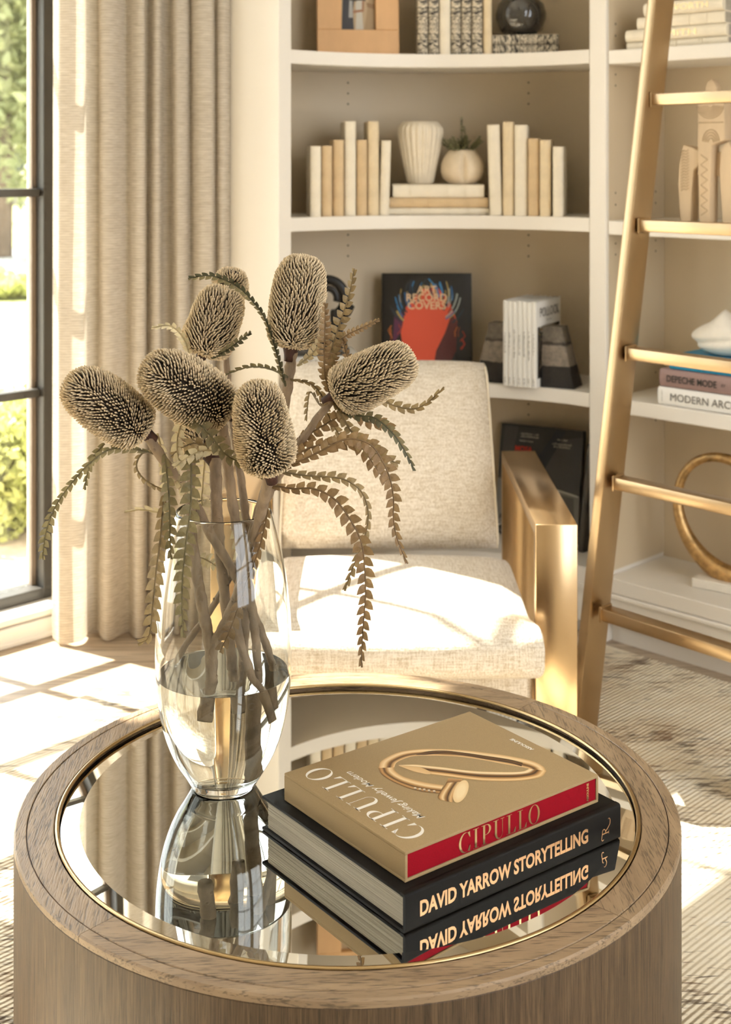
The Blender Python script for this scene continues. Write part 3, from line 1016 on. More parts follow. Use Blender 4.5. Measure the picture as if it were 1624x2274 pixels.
for (a, b, ty, dg, m, lab, bands, ln) in (
    (1088, 1116, 278, -5, VELLUM_W, 'white vellum book tilting beside the small planter on its right', 4, -0.03),
    (1117, 1142, 271, -6, VELLUM_C, 'tallest cream vellum book right of the small planter', 3, 0),
    (1143, 1172, 278, -9, VELLUM_W, 'wide white vellum book third from the small planter', 4, 0),
    (1173, 1198, 308, -9, VELLUM_T, 'tan vellum book fourth from the small planter', 4, 0),
    (1199, 1224, 311, -10, VELLUM_C, 'cream vellum book second from the right end of the planter shelf', 4, 0),
    (1228, 1252, 326, -12, VELLUM_W, 'short white vellum book at the right end of the planter shelf', 5, 0)):
    up_book(a, b, ty, Z2, dg, m, lab, bands, lean=ln, group=G3)

def flat_book(name, label, px0, px1, y0, y1, Y, zb, mat, bands, dp, group=None, bulge=0.004, pages=PAGES, rz=0.0, gap=0.0004):
    """lying book, spine towards the room, front face at depth Y"""
    x0 = (px0 - CX) / F * Y; x1 = (px1 - CX) / F * Y
    t = (y1 - y0) / F * Y
    o = book(name, label, 'book', (x1, Y, zb + t / 2 + gap), (0, -PI / 2, rz), t, x1 - x0, dp, mat, bands, bulge, group, pages)
    return o, zb + t + gap

zb = Z2
for (a, b, y0, y1, m, lab) in ((862, 1086, 462, 478, VELLUM_W, 'thin white vellum book lying at the bottom of the stack under the ribbed vase'),
                               (866, 1084, 439, 461, VELLUM_T, 'tan vellum book lying in the middle of the stack under the ribbed vase'),
                               (873, 1075, 409, 438, VELLUM_W, 'thick white vellum book lying on top of the stack under the ribbed vase')):
    o, zb = flat_book('vellum_book', lab, a, b, y0, y1, 4.20, zb, m, 4, 0.20, 'flat vellum books under the ribbed vase')
ZST = zb

# ribbed vase
def ribbed_vase():
    c = Vector(((934 - CX) / F * 4.29, 4.29, ZST + 0.0005))
    t = thing('ribbed_vase', 'cream ribbed ceramic vase on the stack of vellum books', 'vase', c)
    H = 138 / F * 4.29
    prof = [(0.0, 0), (0.038, 0), (0.042, 0.004), (0.048, 0.035), (0.058, 0.085), (0.067, 0.130), (0.0715, 0.160), (0.0705, 0.178), (0.064, H - 0.010), (0.056, H - 0.001), (0.052, H), (0.050, H - 0.004), (0.056, H - 0.02), (0.055, 0.10), (0.03, 0.02), (0.0, 0.015)]
    g = G().lathe(prof, 168, rfun=lambda a, z: 1.0 + (0.075 * (abs(math.cos(a * 11)) - 0.6) if 0.006 < z < H - 0.012 else 0.0))
    mk('body', g, CERAMIC, t, smooth=True)
ribbed_vase()

# little planter with a leafy sprig
def planter():
    Yp = 4.275
    c = Vector(((1027 - CX) / F * Yp, Yp, ZST + 0.0005))
    t = thing('planter', 'small rounded cream planter with a green succulent beside the ribbed vase', 'planter', c)
    H = 76 / F * Yp
    prof = [(0.0, 0), (0.042, 0), (0.046, 0.003), (0.062, 0.018), (0.0685, 0.040), (0.0675, 0.062), (0.060, 0.082), (0.047, H - 0.008), (0.041, H), (0.038, H), (0.037, H - 0.01), (0.03, H - 0.014), (0.0, H - 0.014)]
    def rf(a, z):
        d = math.atan2(math.sin(a + PI / 2), math.cos(a + PI / 2))       # angle from the front
        if not (0.004 < z < H - 0.012): return 1.0
        crease = math.exp(-(d / 0.12) ** 2) * 0.22 * min(1, z / 0.03)
        cheek = 0.09 * math.exp(-((abs(d) - 0.55) / 0.4) ** 2) * math.exp(-((z - 0.035) / 0.025) ** 2)
        return 1.0 - crease + cheek
    mk('pot', G().lathe(prof, 120, rfun=rf), CERAMIC_P, t, smooth=True)
    rnd = random.Random(5)
    g = G(); gs = G()
    for k in range(38):
        a = rnd.uniform(0, 2 * PI); rr = rnd.uniform(0.0, 0.034)
        p0 = Vector((rr * math.cos(a), rr * math.sin(a), H - 0.014))
        lean = rnd.uniform(0.0, 0.030) + rr
        hh = rnd.uniform(0.030, 0.062)
        if k == 0: p0 = Vector((0.0, 0, H - 0.014)); lean = 0.004; hh = 0.115
        if k == 1: p0 = Vector((0.02, 0, H - 0.014)); lean = 0.03; hh = 0.085
        if k == 2: p0 = Vector((-0.02, 0, H - 0.014)); lean = 0.05; hh = 0.06; a = PI
        p1 = p0 + Vector((math.cos(a) * lean * 1.1, math.sin(a) * lean, hh))
        gs.tube([p0, (p0 + p1) / 2 + Vector((0, 0, 0.004)), p1], 0.0009, 5)
        m = int(hh / 0.007)
        for j in range(m):
            u = 0.3 + 0.7 * j / max(1, m - 1)
            p = p0.lerp(p1, u)
            for q in range(3):
                b = q * 2.1 + j * 1.3 + rnd.uniform(-0.3, 0.3)
                r = rnd.uniform(0.0055, 0.0095) * (1.15 - 0.6 * u)
                d = Vector((math.cos(b), math.sin(b), rnd.uniform(0.1, 0.7))).normalized()
                s = d.cross(Vector((0, 0, 1))).normalized(); nn = s.cross(d)
                v = [p, p + d * r + s * r * 0.8 + nn * 0.001, p + d * r * 1.9, p + d * r - s * r * 0.8 + nn * 0.001]
                g.add(v, [(0, 1, 2, 3)])
    mk('stems', gs, SUCC_STEM, t)
    o = mk('foliage', g, SUCC, t, fix=False); o['kind'] = 'stuff'
SUCC = leaf_mat('succulent_leaf', '#6E7350', '#8B8C68', 0.15)
SUCC_STEM = plain('succulent_stem', '#6B6A48', 0.8)
planter()

# ---- top shelf
def frame():
    Y = 4.205
    x0, x1 = (703 - CX) / F * Y, (888 - CX) / F * Y
    W = x1 - x0; H = 0.30; T = 0.022
    t = thing('picture_frame', 'wide maple wood picture frame with a small photograph, standing on the shelf', 'picture frame', ((x0 + x1) / 2, Y + 0.05, Z1 + 0.001), (math.radians(-4), 0, math.radians(7)))
    ow, oz0, oz1 = 77 / F * Y, 0.082, 0.218
    def fr(x0, x1, z0, z1): return G().box(((x0 + x1) / 2, 0, (z0 + z1) / 2), (x1 - x0, T, z1 - z0), None, 0.0015)
    ox = (796.5 - 795.5) / F * Y
    mk('frame_bar', fr(-W / 2, W / 2, 0, oz0), MAPLE, t); mk('frame_bar', fr(-W / 2, W / 2, oz1, H), MAPLE, t)
    mk('frame_bar', fr(-W / 2, ox - ow / 2, oz0 + .0002, oz1 - .0002), MAPLE, t); mk('frame_bar', fr(ox + ow / 2, W / 2, oz0 + .0002, oz1 - .0002), MAPLE, t)
    # the print: two people standing close in front of a pale background
    me = G(); cols = []
    def patch(poly, col, dy):
        me.add([(ox + p[0] * ow / 2, 0.006 - dy, oz0 + p[1] * (oz1 - oz0)) for p in poly], [tuple(range(len(poly)))])
        cols.extend([lin(col)] * len(poly))
    def ell(cx_, cy_, rx, ry, n=14): return [(cx_ + rx * math.cos(2 * PI * i / n), cy_ + ry * math.sin(2 * PI * i / n)) for i in range(n)]
    patch([(-1, 0), (1, 0), (1, 1), (-1, 1)], '#B79E7C', 0)
    patch([(0.35, 0), (1, 0), (1, 1), (0.75, 1)], '#A68B66', .0002)
    patch([(0.55, 0.55), (0.98, 0.5), (0.98, 0.62), (0.5, 0.66)], '#8F6F4C', .0003)
    patch([(-0.98, 0), (-0.25, 0), (-0.30, 0.45), (-0.22, 0.72), (-0.55, 0.82), (-0.90, 0.74)], '#3C3A3C', .0004)
    patch([(-0.55, 0.30), (-0.30, 0.30), (-0.34, 0.80), (-0.50, 0.80)], '#A9A6A0', .0005)
    patch(ell(-0.42, 0.90, 0.16, 0.09), '#7A5138', .0006)
    patch(ell(-0.42, 0.955, 0.17, 0.05), '#241A15', .0007)
    patch([(-0.15, 0), (0.30, 0), (0.24, 0.40), (0.30, 0.70), (0.0, 0.78), (-0.14, 0.62), (-0.1, 0.35)], '#C9C2B2', .0008)
    patch([(0.22, 0.42), (0.34, 0.45), (0.36, 0.72), (0.24, 0.74)], '#A07353', .0009)
    patch([(-0.30, 0.40), (0.28, 0.44), (0.28, 0.50), (-0.28, 0.47)], '#A07353', .0010)
    patch(ell(0.10, 0.86, 0.26, 0.13), '#2C1C15', .0010)
    patch(ell(0.04, 0.87, 0.13, 0.09), '#A5775A', .0011)
    me.c = cols
    o = mk('photo_print', me, PRINT, t, fix=False)
    ca = o.data.color_attributes.new('Col', 'FLOAT_COLOR', 'POINT')
    ca.data.foreach_set('color', np.array([[*c, 1.0] for c in cols], dtype=np.float32).ravel())
    mk('back_board', G().box((0, 0.009, (oz0 + oz1) / 2), (ow + 0.02, 0.003, oz1 - oz0 + 0.02)), GREYBOOK, t)
    mk('easel_leg', G().box((0, 0.062, 0.088), (0.05, 0.004, 0.19), Matrix.Rotation(math.radians(18), 4, 'X')), GREYBOOK, t)
frame()

GT = 'upright books on the top shelf'
for (a, b, ty, m, lab, bands) in (
    (927, 951, -70, ZEBRA, 'black and cream zebra-patterned book nearest the picture frame', 0),
    (952, 975.5, -64, ZEBRA, 'zebra-patterned book second from the picture frame', 0),
    (976.5, 1001, -78, VELLUM_W, 'white vellum book standing between zebra-patterned books', 3),
    (1002, 1024.5, -66, ZEBRA, 'zebra-patterned book just right of the white vellum one', 0),
    (1025.5, 1047.5, -72, ZEBRA, 'middle one of three zebra-patterned books left of the smoked vase', 0),
    (1048.5, 1073, -68, ZEBRA, 'zebra-patterned book beside the cream vellum one near the smoked vase', 0),
    (1074.5, 1093, -60, VELLUM_C, 'slim cream vellum book beside the smoked glass vase', 3)):
    up_book(a, b, ty, Z1, 0, m, lab, bands, gap=0.016, dp=0.17, name='upright_book', group=GT)
zb = Z1
for (a, b, y0, y1, lab) in ((1096, 1240, 95, 116, 'lower zebra-patterned book lying under the smoked glass vase'),
                            (1094, 1241, 71, 94, 'upper zebra-patterned book lying under the smoked glass vase')):
    o, zb = flat_book('zebra_book', lab, a, b, y0, y1, 4.165, zb, ZEBRA, 0, 0.15, 'flat zebra-patterned books', rz=math.radians(-9), pages=PAGE)
c = Vector(((1157 - CX) / F * 4.25, 4.25, zb + 0.0006))
t = thing('smoked_vase', 'round smoked glass vase on two zebra-patterned books', 'vase', c)
mk('body', G().lathe([(0.0, 0), (0.040, 0), (0.046, 0.002), (0.066, 0.020), (0.0795, 0.052), (0.0805, 0.072), (0.073, 0.100), (0.052, 0.124), (0.026, 0.136), (0.018, 0.146), (0.0175, 0.165), (0.024, 0.178), (0.021, 0.178), (0.015, 0.165), (0.015, 0.14), (0.0, 0.13)], 64), DARKGLASS, t, smooth=True)

# ---- third shelf
def sculpture_black():
    Y = 4.16
    zb = Z3
    for (nm, lab, t_, m, px0, px1, txt) in (('art_book', 'grey art book at the bottom of the stack under the black sculpture', 0.053, GREYBOOK, 655, 800, None),
                                       ('art_book', 'white art book with black title under the black sculpture', 0.034, PAPERWHITE, 655, 800, 'EGON SCHIELE'),
                                       ('art_book', 'thin dark grey book directly under the black sculpture', 0.022, GREYBOOK, 652, 776, None)):
        x0, x1 = (px0 - CX) / F * Y, (px1 - CX) / F * Y
        o = book(nm, lab, 'book', (x1, Y, zb + t_ / 2 + .0004), (0, -PI / 2, math.radians(8)), t_, x1 - x0, 0.20, m, 0, 0.001, 'flat art books under the black sculpture')
        if txt: spine_text(o, txt, 0.017, (x1 - x0) / 2, DARK_INK, 0.001, width=0.135)
        zb += t_ + 0.0004
    c = Vector(((727 - CX) / F * 4.25, 4.25, zb + 0.0005))
    t = thing('black_sculpture', 'black abstract looping sculpture standing on stacked art books', 'sculpture', c)
    R = 0.056; zc = 0.146
    def arc(r, a0, a1, rad, name):
        pts = [(r * math.cos(math.radians(a)), 0, zc + r * math.sin(math.radians(a)) * 1.05) for a in np.linspace(a0, a1, 28)]
        mk(name, G().tube(pts, rad, 12, flat=1.6), BLACK_SCULPT, t, smooth=True)
    arc(R, 210, -55, 0.0095, 'outer_loop')
    arc(0.030, 200, -20, 0.0065, 'inner_loop')
    mk('body', G().box((0.030, 0, 0.058), (0.040, 0.035, 0.105), None, 0.006, 2), BLACK_SCULPT, t, auto=40)
    mk('arm', G().tube([(0.045, 0, 0.085), (0.066, 0, 0.100), (0.080, 0, 0.124)], [0.012, 0.011, 0.009], 10), BLACK_SCULPT, t, smooth=True)
    mk('foot', G().box((0.0, 0, 0.008), (0.125, 0.07, 0.016), None, 0.003), BLACK_SCULPT, t)
sculpture_black()

def cover_print(o, patches, x, y0, w, h, name='cover_print'):
    """flat coloured shapes printed on the cover plane (u right, v up, both 0..1)"""
    g = G(); cols = []
    for i, (poly, col) in enumerate(patches):
        g.add([(x + 0.0002 + 0.00003 * i, y0 + p[0] * w, p[1] * h) for p in poly], [tuple(range(len(poly)))])
        cols.extend([lin(col)] * len(poly))
    ob = mk(name, g, PRINT, o, fix=False)
    ca = ob.data.color_attributes.new('Col', 'FLOAT_COLOR', 'POINT')
    ca.data.foreach_set('color', np.array([[*c, 1.0] for c in cols], dtype=np.float32).ravel())
    return ob

def stroke(pts, w):
    v, f = ribbon(pts, w)
    L = [v[2 * i][:2] for i in range(len(pts))]; Rr = [v[2 * i + 1][:2] for i in range(len(pts))]
    return L + Rr[::-1]

def art_book():
    Y = 4.36
    x0 = (848 - CX) / F * Y; W = 201 / F * Y; H = 0.322; T = 0.03
    a = math.radians(7)
    DKC = plain('black_cover', '#1D1916', 0.35)
    o = book('record_cover_book', 'large black art book with an orange cover picture standing behind the armchair', 'book',
             (x0, Y, Z3 + 0.001 + math.sin(a) * T / 2), (0, -a, -PI / 2), T, H, W, DKC, 0, 0.0)
    rnd = random.Random(3)
    P = []
    # abstract cover picture: a warm red-orange field under a loose arc of coloured strokes
    P.append(([(0.27, 0.0), (0.70, 0.0), (0.82, 0.22), (0.84, 0.50), (0.76, 0.70), (0.62, 0.86), (0.44, 0.84), (0.27, 0.66), (0.21, 0.40)], '#E0532F'))
    P.append(([(0.56, 0.0), (0.70, 0.0), (0.82, 0.22), (0.84, 0.50), (0.78, 0.60), (0.70, 0.40), (0.60, 0.22)], '#5A2018'))
    P.append(([(0.12, 0.28), (0.21, 0.40), (0.25, 0.62), (0.14, 0.58)], '#5B2240'))
    for k in range(64):
        f = k / 63.0
        a = PI * (0.06 + 0.88 * f) + rnd.uniform(-.05, .05)
        r0 = rnd.uniform(0.34, 0.44); r1 = r0 - rnd.uniform(0.08, 0.15)
        pts = []
        for q in range(4):
            r = r0 + (r1 - r0) * q / 3; aa = a + 0.10 * q * (1 if f > 0.5 else -1)
            pts.append((min(.95, max(.05, 0.5 + r * 0.98 * math.cos(aa))), min(.985, 0.54 + r * math.sin(aa))))
        P.append((stroke(pts, rnd.uniform(0.008, 0.020)), rnd.choice(['#2C6A9E', '#1D2A38', '#B79A55', '#20303A', '#9FA59C', '#3B83B5', '#14110F', '#14110F', '#2A2A26'])))
    for k in range(14):
        u = rnd.choice([rnd.uniform(0.08, 0.2), rnd.uniform(0.82, 0.92)]); v = rnd.uniform(0.12, 0.5)
        P.append((stroke([(u, v), (u + rnd.uniform(-.04, .04), v - .05), (u + rnd.uniform(-.03, .03), v - .1)], 0.010), rnd.choice(['#A8321F', '#8A3A1E', '#C86A2A'])))
    cover_print(o, P, T / 2, 0.0, W, H)
    g = G()
    for s, vz in (('ART', 0.835), ('RECORD', 0.755), ('COVERS', 0.675)):
        v, f = text_geo(s, 0.034, 0.0006)
        g.add(v, f, basis((T / 2 + 0.010, W * 0.5, H * vz), (0, 1, 0), (0, 0, 1)))
    g.v = [(T / 2 + 0.0030, p[1], p[2]) for p in g.v]
    mk('title_lettering', g, plain('cover_title_ink', '#F0C79A', 0.5), o)
art_book()

# seven white paperbacks between two layered stone bookends
def paperbacks():
    th = math.radians(-29)
    base = Vector(((1122 - CX) / F * 4.13, 4.13, Z3 + 0.0006))
    ex = Vector((math.cos(th), math.sin(th), 0))
    t = 0.0154
    W, H = 0.208, 0.262
    ordn = ['first', 'second', 'third', 'fourth', 'fifth', 'sixth']
    for i in range(7):
        lab = ('white slim paperback with its POLLOCK cover showing, next to the right stone bookend' if i == 6 else
               '%s white slim paperback counted from the left stone bookend' % ordn[i])
        o = book('slim_paperback', lab, 'book', base + ex * (t + 0.0003) * i, (0, 0, th), t, H - 0.001 * (i % 3), W, PAPERWHITE, 0, 0.0, 'white paperbacks between the stone bookends', board=0.0008)
        spine_print(o, 0.062 + 0.012 * (i % 3), 0.006, H * (0.50 - 0.015 * (i % 2)), GREY_INK if i not in (2, 4) else DARK_INK, 40 + i)
        spine_print(o, 0.018, 0.006, H * 0.065, GREY_INK, 60 + i, name='publisher_mark')
        if i == 6:
            rnd = random.Random(8)
            P = [([(0.06, 0.10), (0.95, 0.10), (0.95, 0.70), (0.06, 0.70)], '#3B342C')]
            for k in range(60):
                u, v = rnd.uniform(0.1, 0.88), rnd.uniform(0.14, 0.66)
                pts = [(u, v)]
                for q in range(3): pts.append((min(.94, max(.07, pts[-1][0] + rnd.uniform(-.12, .12))), min(.69, max(.11, pts[-1][1] + rnd.uniform(-.08, .08)))))
                P.append((stroke(pts, rnd.uniform(0.008, 0.02)), rnd.choice(['#CFC4B0', '#1C1713', '#8D8172', '#A58A5A', '#14110F', '#B9AFA0'])))
            cover_print(o, P, t / 2 + 0.0001, 0.0, W, H)
            v, f = text_geo('POLLOCK', 0.040, 0.0, width=W * 0.76)
            mk('title_lettering', G().add(v, f, basis((t / 2 + 0.0023, W * 0.52, H * 0.865), (0, 1, 0), (0, 0, 1))), GREY_INK, o)
            fine_print(o, 'small_lettering', basis((t / 2 + 0.0023, W * 0.5, H * 0.765), (0, 1, 0), (0, 0, 1)), 0.05, 0.005, GREY_INK, 77)
    return base, ex
base_pb, ex_pb = paperbacks()

def stone_mat():
    m, nt, bs = nmat('layered_stone')
    v = coords(nt)
    sep = nt.nodes.new('ShaderNodeSeparateXYZ'); nt.links.new(v, sep.inputs[0])
    wob = noise(nt, v, 30, 3)
    z = math_n(nt, 'ADD', sep.outputs['Z'], math_n(nt, 'MULTIPLY', math_n(nt, 'SUBTRACT', wob, 0.5), 0.012))
    zf = math_n(nt, 'DIVIDE', z, 0.185)
    layers = ramp(nt, zf, [(0.0, lin('#27231F')), (0.345, lin('#2C2722')), (0.355, lin('#84786A')), (0.68, lin('#8A7E70')), (0.70, lin('#4E463C')), (0.73, lin('#4A4239')), (0.75, lin('#756B5E')), (1.0, lin('#6C6356'))])
    f = noise(nt, v, 70, 4, 0.7)
    nt.links.new(mixc(nt, 1.0, layers, ramp(nt, f, [(0.3, 0.65), (0.7, 1.25)]), 'MULTIPLY'), bs.inputs['Base Color'])
    bs.inputs['Roughness'].default_value = 0.65
    bump(nt, bs, f, 0.3, 0.002)
    return m
STONE = stone_mat()
def bookend(c, rz, label, flip):
    o = thing('stone_bookend', label, 'bookend', c, (0, 0, rz), 'stone bookends')
    H = 0.185
    # right-angled wedge: the book side is vertical, the other three sides slope in
    b = [(0, 0), (0.105, 0.005), (0.105, 0.085), (0, 0.085)]; tp = [(0, 0.012), (0.062, 0.014), (0.062, 0.070), (0, 0.070)]
    if flip: b = [(-p[0], p[1]) for p in b]; tp = [(-p[0], p[1]) for p in tp]
    bm = bmesh.new()
    vb = [bm.verts.new((p[0], p[1], 0)) for p in b]; vt = [bm.verts.new((p[0], p[1], H)) for p in tp]
    bm.faces.new(vb); bm.faces.new(vt)
    for k in range(4): bm.faces.new([vb[k], vb[(k + 1) % 4], vt[(k + 1) % 4], vt[k]])
    bmesh.ops.recalc_face_normals(bm, faces=bm.faces[:])
    bmesh.ops.bevel(bm, geom=bm.edges[:], offset=0.0015, segments=1, affect='EDGES')
    mk('stone_block', G().bm(bm), STONE, o)
ey_pb = Vector((-ex_pb.y, ex_pb.x, 0))
bookend(base_pb + ex_pb * (0.0157 * 6 + 0.0110) + ey_pb * 0.030, math.radians(-28), 'dark layered stone bookend right of the white paperbacks', False)
bookend(base_pb - ex_pb * 0.0095 + ey_pb * 0.03, math.radians(-26), 'dark layered stone bookend left of the white paperbacks', True)

# ---- bottom of the curved bookcase
def dark_book():
    T, W, H = 0.022, 0.285, 0.352
    a = math.radians(9); th = -PI / 2 - math.radians(30)
    DKG = plain('charcoal_cover', '#2A2825', 0.32)
    org = Vector(((1100 - CX) / F * 4.40, 4.375, DECK + 0.002 + math.sin(a) * T / 2))
    o = book('photo_book', 'large dark photography book with a red title leaning on the bottom deck', 'book', org, (0, -a, th), T, H, W, DKG, 0, 0.0)
    rnd = random.Random(12)
    P = [([(0, 0.48), (1, 0.42), (1, 1), (0, 1)], '#34322F'),
         ([(0.45, 0.46), (0.75, 0.90), (1, 0.95), (1, 0.43)], '#4B4A48'), ([(0.30, 0.50), (0.68, 0.99), (0.80, 0.99), (0.48, 0.50)], '#252A31'),
         ([(0.02, 0.50), (0.12, 0.55), (0.22, 0.98), (0.05, 0.99)], '#4A4743'),
         ([(0, 0.10), (1, 0.08), (1, 0.42), (0.75, 0.45), (0.35, 0.51), (0, 0.50)], '#7D7A73'),
         ([(0.52, 0.30), (0.66, 0.30), (0.66, 0.47), (0.52, 0.48)], '#98958D'), ([(0.68, 0.18), (0.95, 0.16), (0.93, 0.40), (0.72, 0.42)], '#5E5B55'),
         ([(0.28, 0.508), (0.98, 0.41), (0.98, 0.425), (0.28, 0.525)], '#B9B5AA')]
    for k in range(70):
        u, v = rnd.uniform(0.02, 0.92), rnd.uniform(0.02, 0.20)
        P.append((stroke([(u, v), (u + rnd.uniform(0, .08), v + rnd.uniform(-.02, .03))], rnd.uniform(0.006, 0.02)), rnd.choice(['#22201D', '#C9C5BB', '#8D8A82', '#3A3835'])))
    cover_print(o, P, T / 2, 0.0, W, H)
    x = T / 2 + 0.0030
    v, f = text_geo('MOSA', 0.024, 0.0006, width=0.060)
    mk('title_lettering', G().add(v, f, basis((x, W * 0.30, H * 0.785), (0, 1, 0), (0, 0, 1))), RED_INK, o)
    for k, (u, vv, ln) in enumerate(((0.36, 0.925, 0.062), (0.36, 0.90, 0.060), (0.33, 0.86, 0.048), (0.76, 0.905, 0.030), (0.76, 0.865, 0.066), (0.76, 0.84, 0.056))):
        fine_print(o, 'small_lettering', basis((x, W * u, H * vv), (0, 1, 0), (0, 0, 1)), ln, 0.0055, WHITE_INK, 90 + k)
    org2 = Vector(((1288 - CX) / F * 4.16, 4.16, DECK + 0.004))
    o = book('tall_book', 'tall grey-backed book leaning against the right side of the bottom deck', 'book', org2, (0, math.radians(6), math.radians(-38)), 0.020, 0.335, 0.13, GREYBOOK, 0, 0.0)
dark_book()

# ---- straight bookcase: stack of pale books on the top shelf
def r_flat(name, label, px0, px1, t_, zb, s, mat, bands, dp, bulge, group, board=0.0022):
    d0, d1 = d_of(px0, s), d_of(px1, s)
    L = d1 - d0
    p = RM(s, d1, zb + t_ / 2 + 0.0004)
    return book(name, label, 'book', p, (0, -PI / 2, -PI / 4), t_, L, dp, mat, bands, bulge, group, board=board), zb + t_ + 0.0004, L
GR = 'flat pale books on the top shelf behind the ladder'
zb = RZ[2]
o, zb, L = r_flat('vellum_book', 'thin white vellum book at the bottom of the stack behind the ladder top', 1393, 1617, 0.021, zb, 3.335, VELLUM_W, 3, 0.18, 0.002, GR)
o, zb, L = r_flat('gilt_book', 'cream book with a gilt title above the bottom book behind the ladder top', 1393, 1617, 0.036, zb, 3.335, VELLUM_W, 0, 0.18, 0.010, GR)
spine_text(o, 'SMITH', 0.026, L * 0.46, GOLD_FOIL, 0.0105, width=0.115)
o, zb, L = r_flat('vellum_book', 'white vellum book below the topmost book behind the ladder top', 1416, 1610, 0.034, zb, 3.335, VELLUM_W, 4, 0.17, 0.003, GR)
o, zb, L = r_flat('gilt_book', 'topmost white book with a gilt title in the stack behind the ladder top', 1434, 1610, 0.040, zb, 3.335, VELLUM_W, 0, 0.17, 0.012, GR)
spine_text(o, 'WORTH', 0.026, L * 0.42, GOLD_FOIL, 0.0125, width=0.125)

# carved animal figure
def carved():
    s = 3.43
    c = RM(s, d_of(1592, s), RZ[1] + 0.0006)
    t = thing('carved_figure', 'pale carved wooden animal figure with a tall patterned neck', 'sculpture', c, (0, 0, -PI / 4))
    def slab(name, poly, y0, y1, bev=0.005):
        bm = bmesh.new()
        a = [bm.verts.new((p[0], y0, p[1])) for p in poly]; b = [bm.verts.new((p[0], y1, p[1])) for p in poly]
        n = len(poly)
        bm.faces.new(a); bm.faces.new(b)
        for k in range(n): bm.faces.new([a[k], a[(k + 1) % n], b[(k + 1) % n], b[k]])
        bmesh.ops.recalc_face_normals(bm, faces=bm.faces[:])
        bmesh.ops.bevel(bm, geom=bm.edges[:], offset=bev, segments=2, affect='EDGES', profile=0.6)
        return mk(name, G().bm(bm), WOODCARVE, t, auto=50)
    neck = slab('neck', [(-0.030, 0.0), (0.004, 0.0), (0.006, 0.14), (0.010, 0.22), (0.052, 0.235), (0.050, 0.345), (0.040, 0.365), (-0.020, 0.365), (-0.034, 0.34), (-0.036, 0.20)], -0.045, 0.0)
    slab('head', [(-0.014, 0.352), (0.022, 0.352), (0.024, 0.385), (0.016, 0.404), (0.004, 0.409), (-0.008, 0.402), (-0.014, 0.385)], -0.040, -0.010, 0.008)
    fl = slab('front_leg', [(-0.098, 0.0), (-0.064, 0.0), (-0.060, 0.09), (-0.054, 0.15), (-0.040, 0.16), (-0.036, 0.205), (-0.060, 0.215), (-0.088, 0.222), (-0.094, 0.20), (-0.102, 0.165), (-0.106, 0.11)], -0.035, 0.010)
    hl = slab('hind_leg', [(0.036, 0.0), (0.074, 0.0), (0.080, 0.12), (0.074, 0.20), (0.052, 0.232), (0.030, 0.21), (0.026, 0.15)], -0.030, 0.015)
    slab('belly', [(-0.062, 0.135), (0.034, 0.130), (0.034, 0.200), (-0.062, 0.205)], -0.012, 0.03)
    # carved lines: arches and zigzags
    g = G()
    for k in range(6):
        r = 0.010 + 0.0065 * k
        pts = [(0.006 + r * math.cos(a), -0.0455, 0.335 - r * 0.9 * math.sin(a)) for a in np.linspace(0.1, PI - 0.1, 16)]
        g.tube(pts, 0.0012, 5)
        pts = [(0.008 + r * 0.9 * math.cos(a), -0.0455, 0.228 + r * 1.25 * math.sin(a)) for a in np.linspace(0.1, PI - 0.1, 16) if r < 0.036]
        if len(pts) > 2: g.tube(pts, 0.0012, 5)
    g.tube([(-0.030, -0.0455, 0.285), (0.048, -0.0455, 0.285)], 0.0012, 5)
    mk('carved_arch', g, CARVE, neck, smooth=True)
    g = G()
    pts = [(-0.024 + (0.022 if k % 2 else 0.0), -0.0455, 0.02 + 0.0145 * k) for k in range(13)]
    g.tube(pts, 0.0012, 5); mk('carved_zigzag', g, CARVE, neck)
    g = G()
    for k in range(14):
        z = 0.09 + 0.0085 * k
        g.tube([(-0.094, -0.0355, z), (-0.086, -0.0355, z + 0.006), (-0.078, -0.0355, z + 0.002), (-0.070, -0.0355, z + 0.008)], 0.0011, 5)
    mk('carved_fringe', g, CARVE, fl)
CARVE = plain('carved_groove', '#A98E6C', 0.7)
carved()

# books and white stone form on the third shelf of the straight bookcase
GB = 'flat books under the white stone form'
zb = RZ[0]; s3 = 3.322
o, zb, L = r_flat('art_book', 'white book titled MODERN ARCHITECTURE at the bottom of the stack', 1463, 1790, 0.052, zb, s3, PAPERWHITE, 0, 0.24, 0.004, GB)
spine_text(o, 'MODERN ARCHITECTURE', 0.030, L - 0.215, GREY_INK, 0.005, width=0.345)
fine_print(o, 'publisher_mark', basis((0, -0.0052, L - 0.014), (1, 0, 0), (0, 0, 1)), 0.030, 0.004, GREY_INK, 101)
o, zb, L = r_flat('art_book', 'mauve book titled DEPECHE MODE in the middle of the stack', 1467, 1800, 0.051, zb, s3, MAUVE, 0, 0.24, 0.005, GB)
spine_text(o, 'DEPECHE MODE', 0.026, L - 0.105, DARK_INK, 0.006, bold=0.0005, width=0.160)
spine_text(o, 'BY', 0.012, L - 0.206, DARK_INK, 0.006)
spine_text(o, 'ANTON', 0.026, L - 0.270, DARK_INK, 0.006, bold=0.0005, width=0.080)
o, zb, L = r_flat('art_book', 'bright blue book on top of the stack behind the ladder rung', 1488, 1780, 0.040, zb, s3 + 0.006, BLUECOVER, 0, 0.24, 0.003, GB)
spine_print(o, 0.30, 0.024, L - 0.26, DARK_INK, 103, 0.004)

